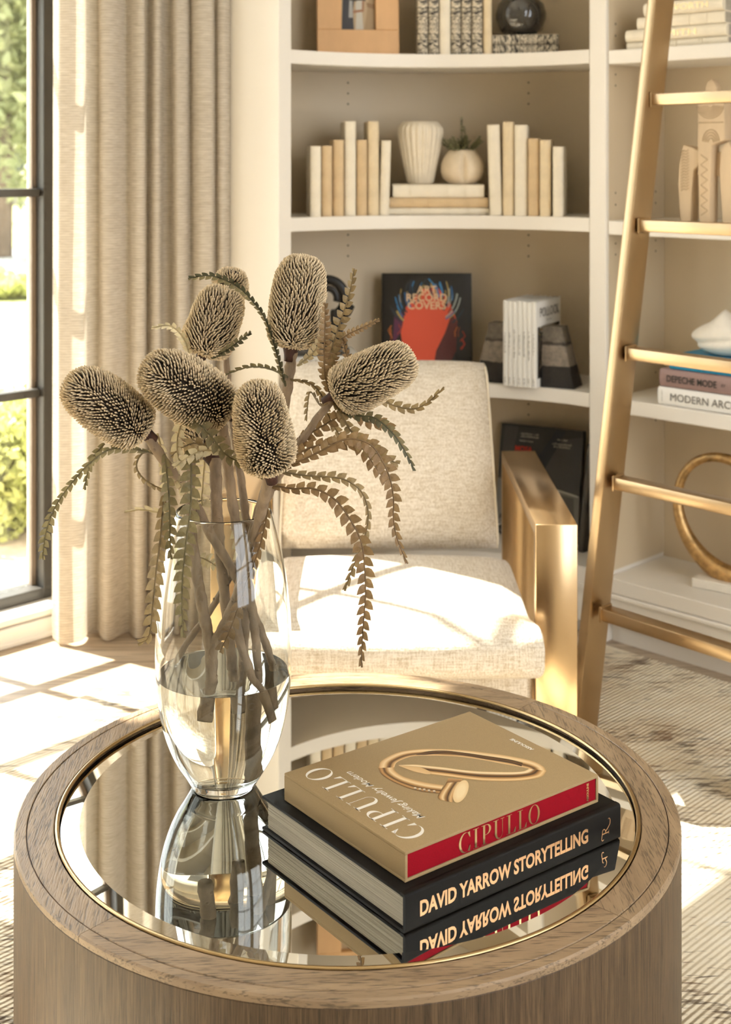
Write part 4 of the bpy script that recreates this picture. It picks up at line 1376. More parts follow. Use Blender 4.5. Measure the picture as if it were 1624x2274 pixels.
def stone_form():
    s = 3.42
    c = RM(s, d_of(1612, s), zb + 0.0006)
    t = thing('stone_form', 'white folded abstract stone form on the blue book', 'sculpture', c, (0, 0, -PI / 4))
    bm = bmesh.new()
    bmesh.ops.create_icosphere(bm, subdivisions=4, radius=1.0)
    for v in bm.verts:
        x, y, z = v.co
        top = max(0, z)
        X = x * 0.105 * (1 - 0.42 * top ** 1.5)
        Y = y * 0.060 * (1 - 0.3 * top)
        Z = 0.052 + z * 0.052 + 0.028 * max(0, 1 - abs(x) * 1.7) * top
        # two folds on the left lobe
        fold = 0.012 * math.exp(-((z + 0.15 - 0.25 * x) / 0.16) ** 2) * (1 if x < 0.5 else 0.3)
        r = math.hypot(X, Y) or 1
        X -= X / r * fold; Y -= Y / r * fold
        Z = max(0.0, Z)
        v.co = Vector((X, Y, Z))
    mk('body', G().bm(bm), STONE_W, t, smooth=True)
stone_form()

# gilded ring on a white plinth on the deck
def ring():
    s = 3.46
    zd = DECK - 0.012
    c = RM(s, d_of(1618, s), zd + 0.0006)
    t = thing('ring_sculpture', 'gilded open ring sculpture on a white stone plinth', 'sculpture', c, (0, 0, -PI / 4 + 0.15))
    mk('plinth', G().box((0.01, 0, 0.013), (0.20, 0.10, 0.026), None, 0.002), STONE_W, t)
    pts = []; rad = []
    n = 72
    for i in range(n + 1):
        a = -PI / 2 + 2 * PI * i / n
        w = 0.5 - 0.5 * math.sin(a)
        pts.append(Vector((0.150 * math.cos(a) - 0.025 * math.sin(a) ** 2 * 0 - 0.035 * (math.sin(a)), -0.0, 0.204 + 0.168 * math.sin(a) + 0.010 * math.cos(a))))
        rad.append(0.0125 + 0.017 * w ** 2.2 + 0.003 * math.exp(-((a - 1.1) / 0.5) ** 2))
    mk('ring', G().tube(pts, rad, 16, cap=False), GOLDLEAF, t, smooth=True)
ring()
# ------------------------------------------------------------------ books on the coffee table
U2 = Vector((0.797, 0.604, 0)).normalized(); V2 = Vector((-U2.y, U2.x, 0))
ROT_B = math.atan2(U2.y, U2.x)
BZ = TZ + 0.0006

def yarrow():
    A = Vector((0.0504, 1.7066, BZ)); L, W, T = 0.4016, 0.336, 0.0500
    o = thing('photography_book', 'thick black hardcover titled DAVID YARROW STORYTELLING lying on the mirror', 'book', A, (0, 0, ROT_B))
    bd = 0.0045
    # local frame: x along the spine, y across to the fore edge, z up
    n = 10
    def board(z0, z1):
        return G().box((L / 2, W / 2 + 0.004, (z0 + z1) / 2), (L, W - 0.008, z1 - z0), None, 0.0012, 2)
    mk('front_board', board(T - bd, T), BLACK_CLOTH, o, auto=40)
    mk('back_board', board(0, bd), BLACK_CLOTH, o, auto=40)
    # flat spine with softly rounded edges
    pr = [(0.010, 0.0), (0.003, 0.0), (0.0008, 0.0012), (0.0, 0.004), (0.0, T - 0.004), (0.0008, T - 0.0012), (0.003, T), (0.010, T), (0.010, T - bd), (0.0045, T - bd), (0.0045, bd), (0.010, bd)]
    M = basis((0, 0, 0), (0, 1, 0), (0, 0, 1))      # prism axis becomes +x
    mk('spine', G().prism(pr, 0.0, L, M), BLACK_CLOTH, o, auto=50)
    PB = plain('coffee_book_pages', '#A79D89', 0.8)
    # page block shown as stacked sheets of slightly different depth
    g = G(); rnd = random.Random(2)
    k = 34; zz = bd
    for i in range(k):
        h = (T - 2 * bd) / k
        e = rnd.uniform(0, 0.0009)
        g.box((L / 2, (W - 0.010) / 2 + 0.003, zz + h / 2), (L - 0.009 - 2 * e, W - 0.014 - e, h * 0.90)); zz += h
    pb = mk('page_block', g, PAGES_Z, o)
    v, f = text_geo('DAVID YARROW STORYTELLING', 0.0268, 0.0009, width=0.3095)
    mk('title_lettering', G().add(v, f, basis((0.179, -0.0005, T * 0.50), (1, 0, 0), (0, 0, 1))), COPPER_FOIL, o)
    # swash R on its side
    g = G()
    def st(p, w):
        P = catmull([Vector((a, b, 0)) for a, b in p], 6)
        v, f = ribbon([(q.x, q.y) for q in P], [w[0] + (w[1] - w[0]) * i / (len(P) - 1) for i in range(len(P))]); g.add(v, f, MR)
    # letter x -> up, letter y -> towards the left end of the spine
    MR = basis((0.3755, -0.0005, 0.0135), (0, 0, 1), (-1, 0, 0))
    st([(0.0035, -0.001), (0.0035, 0.0125)], (0.0017, 0.0017))
    st([(0.0008, -0.001), (0.0064, -0.001)], (0.0005, 0.0005))
    st([(-0.0045, 0.0095), (-0.0058, 0.0118), (-0.0035, 0.0138), (0.0030, 0.0128), (0.0085, 0.0118), (0.0098, 0.0090), (0.0078, 0.0064), (0.0036, 0.0058)], (0.0012, 0.0011))
    st([(0.0060, 0.0058), (0.0100, 0.0010), (0.0150, -0.0032), (0.0205, -0.0036), (0.0232, -0.0014), (0.0222, 0.0004)], (0.0016, 0.0007))
    mk('emblem', g, COPPER_FOIL, o)
    return o

def pages_z():
    m, nt, bs = nmat('page_sheets')
    v = coords(nt, scale=(4, 4, 2400))
    nt.links.new(ramp(nt, noise(nt, v, 1.0, 2), [(0.32, lin('#7C7466')), (0.5, lin('#AFA592')), (0.7, lin('#CFC6B3'))]), bs.inputs['Base Color'])
    bs.inputs['Roughness'].default_value = 0.8
    return m
PAGES_Z = pages_z()
yarrow()

def cipullo():
    A = Vector((0.0512, 1.7348, BZ + 0.0506)); L, W, T = 0.361, 0.281, 0.0396
    o = thing('jewellery_book', 'tan boxed book titled CIPULLO with a gold bracelet on its cover', 'book', A, (0, 0, ROT_B))
    e = 0.0042
    # tan slipcase: four walls around the open spine side
    def bx(x0, x1, y0, y1, z0, z1, b=0.0008): return G().box(((x0 + x1) / 2, (y0 + y1) / 2, (z0 + z1) / 2), (x1 - x0, y1 - y0, z1 - z0), None, b, 2)
    mk('case_top', bx(0, L, 0, W, T - e, T), TAN_BOARD, o, auto=40)
    mk('case_bottom', bx(0, L, 0, W, 0, e), TAN_BOARD, o, auto=40)
    mk('case_end', bx(0, e, 0, W, e, T - e, 0.0003), TAN_BOARD, o, auto=40)
    mk('case_end', bx(L - e, L, 0, W, e, T - e, 0.0003), TAN_BOARD, o, auto=40)
    mk('case_back', bx(e, L - e, W - e, W, e, T - e, 0.0003), TAN_BOARD, o, auto=40)
    sp = mk('red_spine', bx(e + 0.0003, L - e - 0.0003, 0.0012, W - e - 0.002, e + 0.0003, T - e - 0.0003, 0.0006), RED_CLOTH, o)
    v, f = didone('CIPULLO', 0.0262, 0.150)
    mk('spine_lettering', G().add(v, f, basis((0.168, 0.0006, T / 2), (1, 0, 0), (0, 0, 1))), GOLD_FOIL, sp)
    v, f = text_geo('ASSOULINE', 0.0058, 0.0002, width=0.0265)
    mk('spine_lettering', G().add(v, f, basis((0.3395, 0.0006, T / 2), (0, 0, 1), (-1, 0, 0))), GOLD_FOIL, sp)
    # cover lettering: reads along +y, letter tops towards -x
    tp = T + 0.0003
    v, f = didone('CIPULLO', 0.0400, 0.2440)
    mk('title_lettering', G().add(v, f, basis((0.0382, 0.1425, tp), (0, 1, 0), (-1, 0, 0))), WHITE_INK, o)
    v, f = text_geo('Making Jewelry Modern', 0.0165, 0.0001, 0.32, width=0.172)
    mk('subtitle_lettering', G().add(v, f, basis((0.0765, 0.1415, tp), (0, 1, 0), (-1, 0, 0))), WHITE_INK, o)
    v, f = text_geo('ASSOULINE', 0.0088, 0.0003, width=0.0480)
    mk('publisher_lettering', G().add(v, f, basis((0.3425, 0.1405, tp), (0, 1, 0), (-1, 0, 0))), WHITE_INK, o)
    # printed bracelet
    def cv(px, py):
        p = atz(px, py, A.z + T) - A
        return (p.dot(U2), p.dot(V2))
    g = G(); cols = []
    lay = [0]
    def strip(ptsA, ptsB, ramp_, dz):
        """printed band between two outlines; ramp_ = colours across"""
        b = len(g.v); m = len(ramp_)
        for pa, pb in zip(ptsA, ptsB):
            ca, cb = cv(*pa), cv(*pb)
            for k in range(m):
                u = k / (m - 1)
                g.v.append((ca[0] + (cb[0] - ca[0]) * u, ca[1] + (cb[1] - ca[1]) * u, T + dz)); cols.append(lin(ramp_[k]))
        for i in range(len(ptsA) - 1):
            for k in range(m - 1):
                g.f.append((b + i * m + k, b + i * m + k + 1, b + (i + 1) * m + k + 1, b + (i + 1) * m + k))
    def cr(pts, n=10):
        return [(q.x, q.y) for q in catmull([Vector((a, b, 0)) for a, b in pts], n)]
    K = 3.867   # the close-up the outline was measured from
    def z(pts): return [(820 + a / K, 1640 + b / K) for a, b in pts]
    # far half of the band (left end -> over the top -> right end)
    outer = z([(80, 255), (110, 190), (250, 120), (430, 93), (600, 90), (800, 100), (1000, 122), (1200, 150), (1390, 190), (1490, 235), (1525, 280)])
    inner = z([(215, 250), (240, 205), (330, 165), (420, 150), (600, 148), (800, 160), (1000, 190), (1150, 218), (1290, 242), (1360, 256), (1375, 262)])
    strip(cr(outer), cr(inner), ['#B98E5A', '#E3BE8B', '#F0D3A4', '#D9AE78', '#8A6238', '#5C4023', '#C99C66', '#E8C591'], 0.00020)
    # dark interior face on the far side
    a_ = z([(405, 140), (500, 112), (650, 105), (830, 125), (1000, 150), (1200, 180), (1320, 210)])
    b_ = z([(405, 143), (500, 140), (650, 125), (830, 148), (1000, 178), (1200, 210), (1310, 240)])
    strip(cr(a_), cr(b_), ['#3A2716', '#6B4A29', '#2F1F12'], 0.00024)
    # near right arm: from the right end back to the pointed tip on the left
    outer = z([(1525, 280), (1480, 330), (1350, 358), (1200, 368), (1000, 365), (850, 350), (700, 330), (530, 308), (400, 290), (255, 236)])
    inner = z([(1375, 262), (1330, 282), (1250, 290), (1130, 290), (950, 285), (800, 272), (650, 252), (500, 237), (390, 226), (250, 230)])
    strip(cr(inner), cr(outer), ['#E8C591', '#F3D9AE', '#8F6437', '#3A2615', '#B5834A', '#EBC791', '#C69A63'], 0.00028)
    strip(cr(z([(255, 233), (330, 238), (440, 250), (530, 290), (532, 305)])), cr(z([(258, 238), (330, 262), (400, 285), (480, 306), (520, 309)])), ['#D6AE78', '#E3BE8B'], 0.00032)
    # near left arm: left end down to the nail head
    outer = z([(80, 255), (110, 310), (200, 370), (330, 425), (460, 458), (600, 475)])
    inner = z([(215, 250), (225, 280), (290, 325), (400, 360), (520, 385), (640, 402)])
    strip(cr(outer), cr(inner), ['#7A5630', '#C3935B', '#5E4020', '#B98A53', '#F0D2A2', '#E2BC87', '#B88B56'], 0.00034)
    for (x, y) in ((392, 430), (432, 438), (470, 442), (510, 450), (555, 456)):
        strip(z([(x - 8, y - 8), (x + 12, y - 10)]), z([(x - 2, y + 10), (x + 18, y + 12)]), ['#F7E6C6', '#3A2615'], 0.00036)
    # nail head: short cylinder and its round face
    top_ = z([(665, 380), (640, 420), (610, 460), (590, 500), (600, 525)])
    bot_ = z([(800, 360), (770, 400), (740, 450), (718, 510), (716, 552)])
    strip(cr(top_), cr(bot_), ['#6A4826', '#C89A62', '#EBCB99', '#A27744', '#4A3019', '#D9B07A', '#C39460'], 0.00040)
    strip(z([(680, 345), (740, 350), (800, 352)]), z([(665, 382), (740, 378), (790, 372)]), ['#C39460', '#7A5630'], 0.00041)
    c0 = (788, 457)
    cx_, cy_ = c0
    ptsO = []
    for i in range(33):
        a = 2 * PI * i / 32
        dx, dy = 56 * math.cos(a), 104 * math.sin(a)
        r = math.radians(26)
        ptsO.append((cx_ + dx * math.cos(r) - dy * math.sin(r), cy_ + dx * math.sin(r) + dy * math.cos(r)))
    strip(z(ptsO), z([c0] * 33), ['#E6C48F', '#F0D6A8', '#F0D6A8'], 0.00046)
    ob = mk('bracelet_print', g, PRINT, o, fix=False)
    ca = ob.data.color_attributes.new('Col', 'FLOAT_COLOR', 'POINT')
    ca.data.foreach_set('color', np.array([[*c, 1.0] for c in cols], dtype=np.float32).ravel())
cipullo()

# ------------------------------------------------------------------ glass vase with water
VX, VY, VZ = -0.2234, 2.113, TZ + 0.0008
VH = 0.433
PROF_OUT = [(0.000, 0.0), (0.046, 0.0), (0.0495, 0.0015), (0.0535, 0.008), (0.062, 0.022), (0.076, 0.045), (0.089, 0.075), (0.0985, 0.110), (0.1045, 0.150), (0.1068, 0.190), (0.1070, 0.220), (0.1055, 0.260), (0.1020, 0.300), (0.0965, 0.340), (0.0890, 0.380), (0.0815, 0.410), (0.0755, 0.431)]
def prof_smooth(pr, n=5):
    return [(q.x, q.y) for q in catmull([Vector((a, b, 0)) for a, b in pr], n)]
def glass_vase():
    t = thing('glass_vase', 'tall clear glass vase half full of water on the mirror', 'vase', (VX, VY, VZ))
    out = prof_smooth(PROF_OUT[1:])
    wall = 0.0036
    inn = [(max(0.0, r - wall), z) for r, z in out if z > 0.020]
    lip = [(out[-1][0] - 0.0008, VH), (out[-1][0] - wall / 2, VH + 0.0007), (inn[-1][0] + 0.0008, VH)]
    prof = [(0.0, 0.0)] + out + lip + inn[::-1]
    r_in, z_in = inn[0]
    floor = [(r_in * 0.93, z_in - 0.0018), (r_in * 0.80, z_in - 0.0035), (r_in * 0.4, z_in - 0.0048), (0.0, z_in - 0.005)]
    mk('glass_body', G().lathe(prof + floor, 96), GLASS, t, smooth=True)
    WL = 0.180
    wpr = [(r + 0.0004, z) for r, z in inn if z < WL]
    # water level
    rl = np.interp(WL, [z for r, z in inn], [r for r, z in inn]) + 0.0004
    pr = [(0.0, z_in - 0.0054), (r_in * 0.4, z_in - 0.0052), (r_in * 0.80, z_in - 0.0039), (r_in * 0.93 + 0.0003, z_in - 0.0020)] + wpr + [(rl, WL - 0.0003), (rl - 0.0016, WL - 0.0012), (rl - 0.004, WL - 0.0018), (0.0, WL - 0.002)]
    mk('water', G().lathe(pr, 96), WATER, t, auto=30)
glass_vase()

# ------------------------------------------------------------------ banksia stems
def head_geo(base, tip, R, n, seed, lean=0.75, curl=0.35):
    base = np.array(base); tip = np.array(tip)
    ax = tip - base; L = np.linalg.norm(ax); ax = ax / L
    ref = np.array([0, 0, 1.0]) if abs(ax[2]) < 0.9 else np.array([1.0, 0, 0])
    e1 = np.cross(ax, ref); e1 /= np.linalg.norm(e1); e2 = np.cross(ax, e1)
    pr = np.array([(0.0, 0.36), (0.03, 0.66), (0.09, 0.88), (0.22, 0.99), (0.42, 1.0), (0.62, 0.96), (0.80, 0.86), (0.92, 0.68), (0.98, 0.42), (1.0, 0.0)])
    xs = np.linspace(0, 1, 400)
    tt = np.linspace(0, 1, len(pr))
    A_ = np.interp(xs, tt, pr[:, 0]) * L; Rr = np.interp(xs, tt, pr[:, 1]) * R
    dA = np.gradient(A_); dR = np.gradient(Rr)
    ds = np.hypot(dA, dR) * (Rr + 0.02 * R)
    cum = np.cumsum(ds); cum /= cum[-1]
    i = np.arange(n)
    q = np.interp((i + 0.5) / n, cum, xs)
    a = np.interp(q, xs, A_); r = np.interp(q, xs, Rr)
    nA = -np.interp(q, xs, dR); nR = np.interp(q, xs, dA); nl = np.hypot(nA, nR); nA /= nl; nR /= nl
    th = i * 2.399963 + seed
    rng = np.random.RandomState(seed)
    th = th + rng.normal(0, 0.025, n)
    rad = np.outer(np.cos(th), e1) + np.outer(np.sin(th), e2)
    tan = -np.outer(np.sin(th), e1) + np.outer(np.cos(th), e2)
    t01 = a / L
    sw = 0.6 * np.sin(3 * th + 7 * t01 + seed) + 0.4 * np.sin(5 * th - 11 * t01 + 2.1 * seed)
    bul = 1 + 0.035 * np.sin(4 * th + 6 * t01 + seed * 1.3) + rng.normal(0, 0.012, n)
    P2 = base + np.outer(a, ax) + rad * (r * bul)[:, None]
    ln = lean * (0.35 + 0.65 * np.clip(t01 * 1.6, 0, 1))
    d = rad * nR[:, None] * 0.62 + np.outer(nA * 0.62 + ln, ax) + tan * (curl * sw)[:, None] + rng.normal(0, 0.05, (n, 3))
    d /= np.linalg.norm(d, axis=1)[:, None]
    P0 = base + np.outer(np.clip(a - 0.20 * L, 0.01 * L, 0.9 * L), ax) + rad * (r * 0.30)[:, None]
    P1 = P2 - d * (0.016 + 0.004 * rng.rand(n))[:, None]
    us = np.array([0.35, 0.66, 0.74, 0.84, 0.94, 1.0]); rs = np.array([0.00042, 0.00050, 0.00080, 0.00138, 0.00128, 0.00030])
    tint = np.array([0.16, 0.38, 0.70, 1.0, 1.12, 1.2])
    K = 4
    V = np.zeros((n, len(us), K, 3)); C = np.zeros((n, len(us), K, 4)); C[..., 3] = 1
    sc = (0.85 + 0.35 * rng.rand(n))
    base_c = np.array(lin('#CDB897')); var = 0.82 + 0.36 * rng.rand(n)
    for k, u in enumerate(us):
        c = P0 * (1 - u) ** 2 + P1 * 2 * u * (1 - u) + P2 * u * u
        tg = (P1 - P0) * 2 * (1 - u) + (P2 - P1) * 2 * u
        tg /= np.linalg.norm(tg, axis=1)[:, None]
        s1 = np.cross(tg, tan + 0.01); s1 /= np.linalg.norm(s1, axis=1)[:, None]
        s2 = np.cross(tg, s1)
        for j in range(K):
            an = 2 * PI * j / K
            V[:, k, j] = c + (s1 * math.cos(an) + s2 * math.sin(an)) * (rs[k] * sc)[:, None]
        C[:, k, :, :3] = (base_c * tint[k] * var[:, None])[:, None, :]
    m = len(us)
    quad = []
    for k in range(m - 1):
        for j in range(K):
            quad.append((k * K + j, k * K + (j + 1) % K, (k + 1) * K + (j + 1) % K, (k + 1) * K + j))
    quad.append(tuple((m - 1) * K + j for j in range(K)))
    quad = np.array(quad)
    F_ = (quad[None] + (np.arange(n) * m * K)[:, None, None]).reshape(-1, 4)
    return V.reshape(-1, 3), F_, np.clip(C, 0, 1).reshape(-1, 4), (base, ax, e1, e2, L, R)

def np_mesh(name, V, Fq, C, mat, parent):
    me = bpy.data.meshes.new(name)
    nv, nf = len(V), len(Fq)
    me.vertices.add(nv); me.loops.add(nf * 4); me.polygons.add(nf)
    me.vertices.foreach_set('co', V.astype(np.float32).ravel())
    me.loops.foreach_set('vertex_index', Fq.astype(np.int32).ravel())
    me.polygons.foreach_set('loop_start', np.arange(0, nf * 4, 4, dtype=np.int32))
    me.polygons.foreach_set('loop_total', np.full(nf, 4, dtype=np.int32))
    me.polygons.foreach_set('use_smooth', np.ones(nf, dtype=bool))
    me.update(); me.validate()
    ca = me.color_attributes.new('Col', 'FLOAT_COLOR', 'POINT')
    ca.data.foreach_set('color', C.astype(np.float32).ravel())
    me.materials.append(mat)
    o = bpy.data.objects.new(name, me); COL.objects.link(o); o.parent = parent
    return o

def leaf_geo(pts, hw, pitch, tilt=0.0, one=None, cup=0.22, seed=0, face=Vector((0, -1, 0.12))):
    """saw-toothed strap leaf along a 3-D curve; hw = list of half widths along it"""
    P = catmull(pts, 10)
    seg = [0.0]
    for i in range(1, len(P)): seg.append(seg[-1] + (P[i] - P[i - 1]).length)
    Ltot = seg[-1]
    def pos(s):
        s = max(0, min(Ltot - 1e-6, s)); i = min(len(P) - 2, int(np.searchsorted(seg, s, 'right') - 1))
        u = (s - seg[i]) / max(1e-9, seg[i + 1] - seg[i])
        return P[i].lerp(P[i + 1], u), (P[i + 1] - P[i]).normalized()
    g = G(); rnd = random.Random(seed)
    n = max(4, int(Ltot / pitch)); p = Ltot / n
    for side in (1, -1):
        if one and side != one: pass
        for k in range(n):
            s0 = (k + (0.5 if side < 0 else 0.0)) * p
            if s0 + p * 0.5 > Ltot: continue
            f = (s0 + p / 2) / Ltot
            w = np.interp(f, np.linspace(0, 1, len(hw)), hw) * rnd.uniform(0.88, 1.1)
            if one and side != one: w *= 0.25
            c, t = pos(s0 + p / 2)
            N = (face - t * face.dot(t)).normalized()
            B = t.cross(N)
            ang = tilt * 0.8 + 0.15 * math.sin(k * 0.55 + seed)
            Bq = (B * side * math.cos(ang) + N * (math.sin(ang) * side + cup)).normalized()
            def q(sa, wa, na=0.0):
                c2, _ = pos(s0 + sa * p)
                return c2 + Bq * (w * wa) + N * (na * w)
            v = [q(0.03, 0.0), q(0.0, 0.42), q(0.14, 0.82, 0.04), q(0.50, 1.06, 0.06), q(0.92, 1.20, 0.02), q(0.90, 0.55), q(0.76, 0.0), q(0.42, 0.45, 0.12)]
            g.add(v, [(0, 1, 7), (1, 2, 7), (2, 3, 7), (3, 4, 5), (3, 5, 7), (5, 6, 7), (6, 0, 7)])
    rib = [0.0009 + 0.0007 * (1 - i / len(P)) for i in range(len(P))]
    g.tube(P, rib, 5)
    return g

def stem_geo(pts, r0, r1, seed, knots=5):
    P = catmull(pts, 8)
    rnd = random.Random(seed)
    n = len(P)
    rad = [(r0 + (r1 - r0) * i / (n - 1)) * (1 + 0.06 * math.sin(i * 1.3 + seed) + rnd.uniform(-0.04, 0.04)) for i in range(n)]
    Pj = [p + Vector((rnd.uniform(-1, 1), rnd.uniform(-1, 1), 0)) * 0.0006 for p in P]
    g = G().tube(Pj, rad, 12)
    for k in range(knots):
        i = rnd.randrange(3, n - 2)
        a = rnd.uniform(-PI, 0)
        nrm = Vector((math.cos(a), math.sin(a), rnd.uniform(-0.2, 0.3))).normalized()
        c = P[i] + nrm * rad[i] * 0.9
        g.tube([c - nrm * 0.001, c + nrm * 0.0012, c + nrm * 0.0024], [0.0030, 0.0024, 0.0008], 8)
    return g

YV = 2.113
def px3(l): return [at(a, b, c) for a, b, c in l]
PXM = YV / F            # metres per pixel at the vase

STEMS = {
 'A': dict(label='tall banksia stem with a grey flower head in front of the white casing', base=(447, 792, 2.19), tip=(507, 634, 2.21), R=62, n=2300, seed=1, lean=.95,
           stem=[(450, 800, 2.19), (440, 870, 2.18), (429, 960, 2.165), (425, 1050, 2.15), (423, 1140, 2.125), (426, 1190, 2.115), (437, 1270, 2.10), (452, 1360, 2.09), (466, 1430, 2.085), (470, 1510, 2.08), (462, 1588, 2.075)], r=(.0062, .0100)),
 'P': dict(label='banksia stem whose small bushy flower head peeps out behind the tall left one', base=(505, 668, 2.27), tip=(519, 598, 2.25), R=42, n=1100, seed=9, lean=.35,
           stem=[(503, 672, 2.27), (500, 760, 2.255), (508, 860, 2.235), (520, 960, 2.21), (535, 1060, 2.175), (545, 1140, 2.15), (550, 1250, 2.15), (545, 1380, 2.15), (540, 1500, 2.15), (538, 1640, 2.14), (536, 1700, 2.135)], r=(.0050, .0085)),
 'B': dict(label='tallest banksia stem with an upright grey flower head at the top of the bouquet', base=(646, 775, 2.14), tip=(676, 562, 2.15), R=64, n=2700, seed=2, lean=1.05,
           stem=[(649, 782, 2.14), (640, 850, 2.14), (626, 930, 2.14), (603, 1040, 2.135), (580, 1120, 2.13), (553, 1215, 2.12), (530, 1310, 2.11), (528, 1400, 2.10), (555, 1490, 2.09), (592, 1595, 2.085)], r=(.0088, .0066)),
 'C': dict(label='banksia stem with its flower head leaning far left over the curtain', base=(322, 962, 2.04), tip=(148, 838, 1.985), R=66, n=2500, seed=3, lean=.45,
           stem=[(326, 966, 2.04), (378, 1043, 2.06), (430, 1115, 2.08), (470, 1190, 2.10), (514, 1262, 2.12), (548, 1330, 2.14), (580, 1400, 2.16), (604, 1470, 2.17), (612, 1530, 2.17)], r=(.0080, .0062)),
 'D': dict(label='banksia stem with its flower head pointing at the viewer, left of centre', base=(500, 915, 2.05), tip=(322, 808, 1.965), R=72, n=2700, seed=4, lean=.40,
           stem=[(492, 935, 2.05), (500, 990, 2.055), (510, 1060, 2.06), (520, 1140, 2.065), (533, 1210, 2.075), (550, 1290, 2.09), (562, 1370, 2.10), (570, 1440, 2.11), (578, 1560, 2.12)], r=(.0085, .0068)),
 'E': dict(label='banksia stem with its flower head hanging in front of the vase rim', base=(600, 1046, 1.985), tip=(566, 848, 1.945), R=68, n=2700, seed=5, lean=.35,
           stem=[(599, 1052, 1.99), (588, 1105, 2.02), (572, 1170, 2.045), (552, 1245, 2.06), (528, 1320, 2.07), (500, 1385, 2.078), (474, 1435, 2.082), (470, 1500, 2.083)], r=(.0088, .0080)),
 'F': dict(label='banksia stem with its flower head leaning right over the armchair', base=(742, 880, 2.08), tip=(922, 788, 2.06), R=64, n=2500, seed=6, lean=.95,
           stem=[(736, 888, 2.08), (692, 948, 2.09), (648, 1010, 2.10), (604, 1085, 2.11), (562, 1180, 2.13), (520, 1265, 2.145), (470, 1350, 2.15), (420, 1420, 2.155), (378, 1488, 2.16)], r=(.0066, .0052)),
 'G': dict(label='thick knotty banksia stem whose flower head hides behind the front ones', base=(470, 1012, 2.16), tip=(418, 890, 2.19), R=56, n=1500, seed=7, lean=.8,
           stem=[(478, 1018, 2.155), (480, 1090, 2.14), (483, 1160, 2.13), (489, 1230, 2.13), (498, 1310, 2.13), (507, 1390, 2.13), (514, 1460, 2.13), (520, 1560, 2.13)], r=(.0100, .0078)),
}
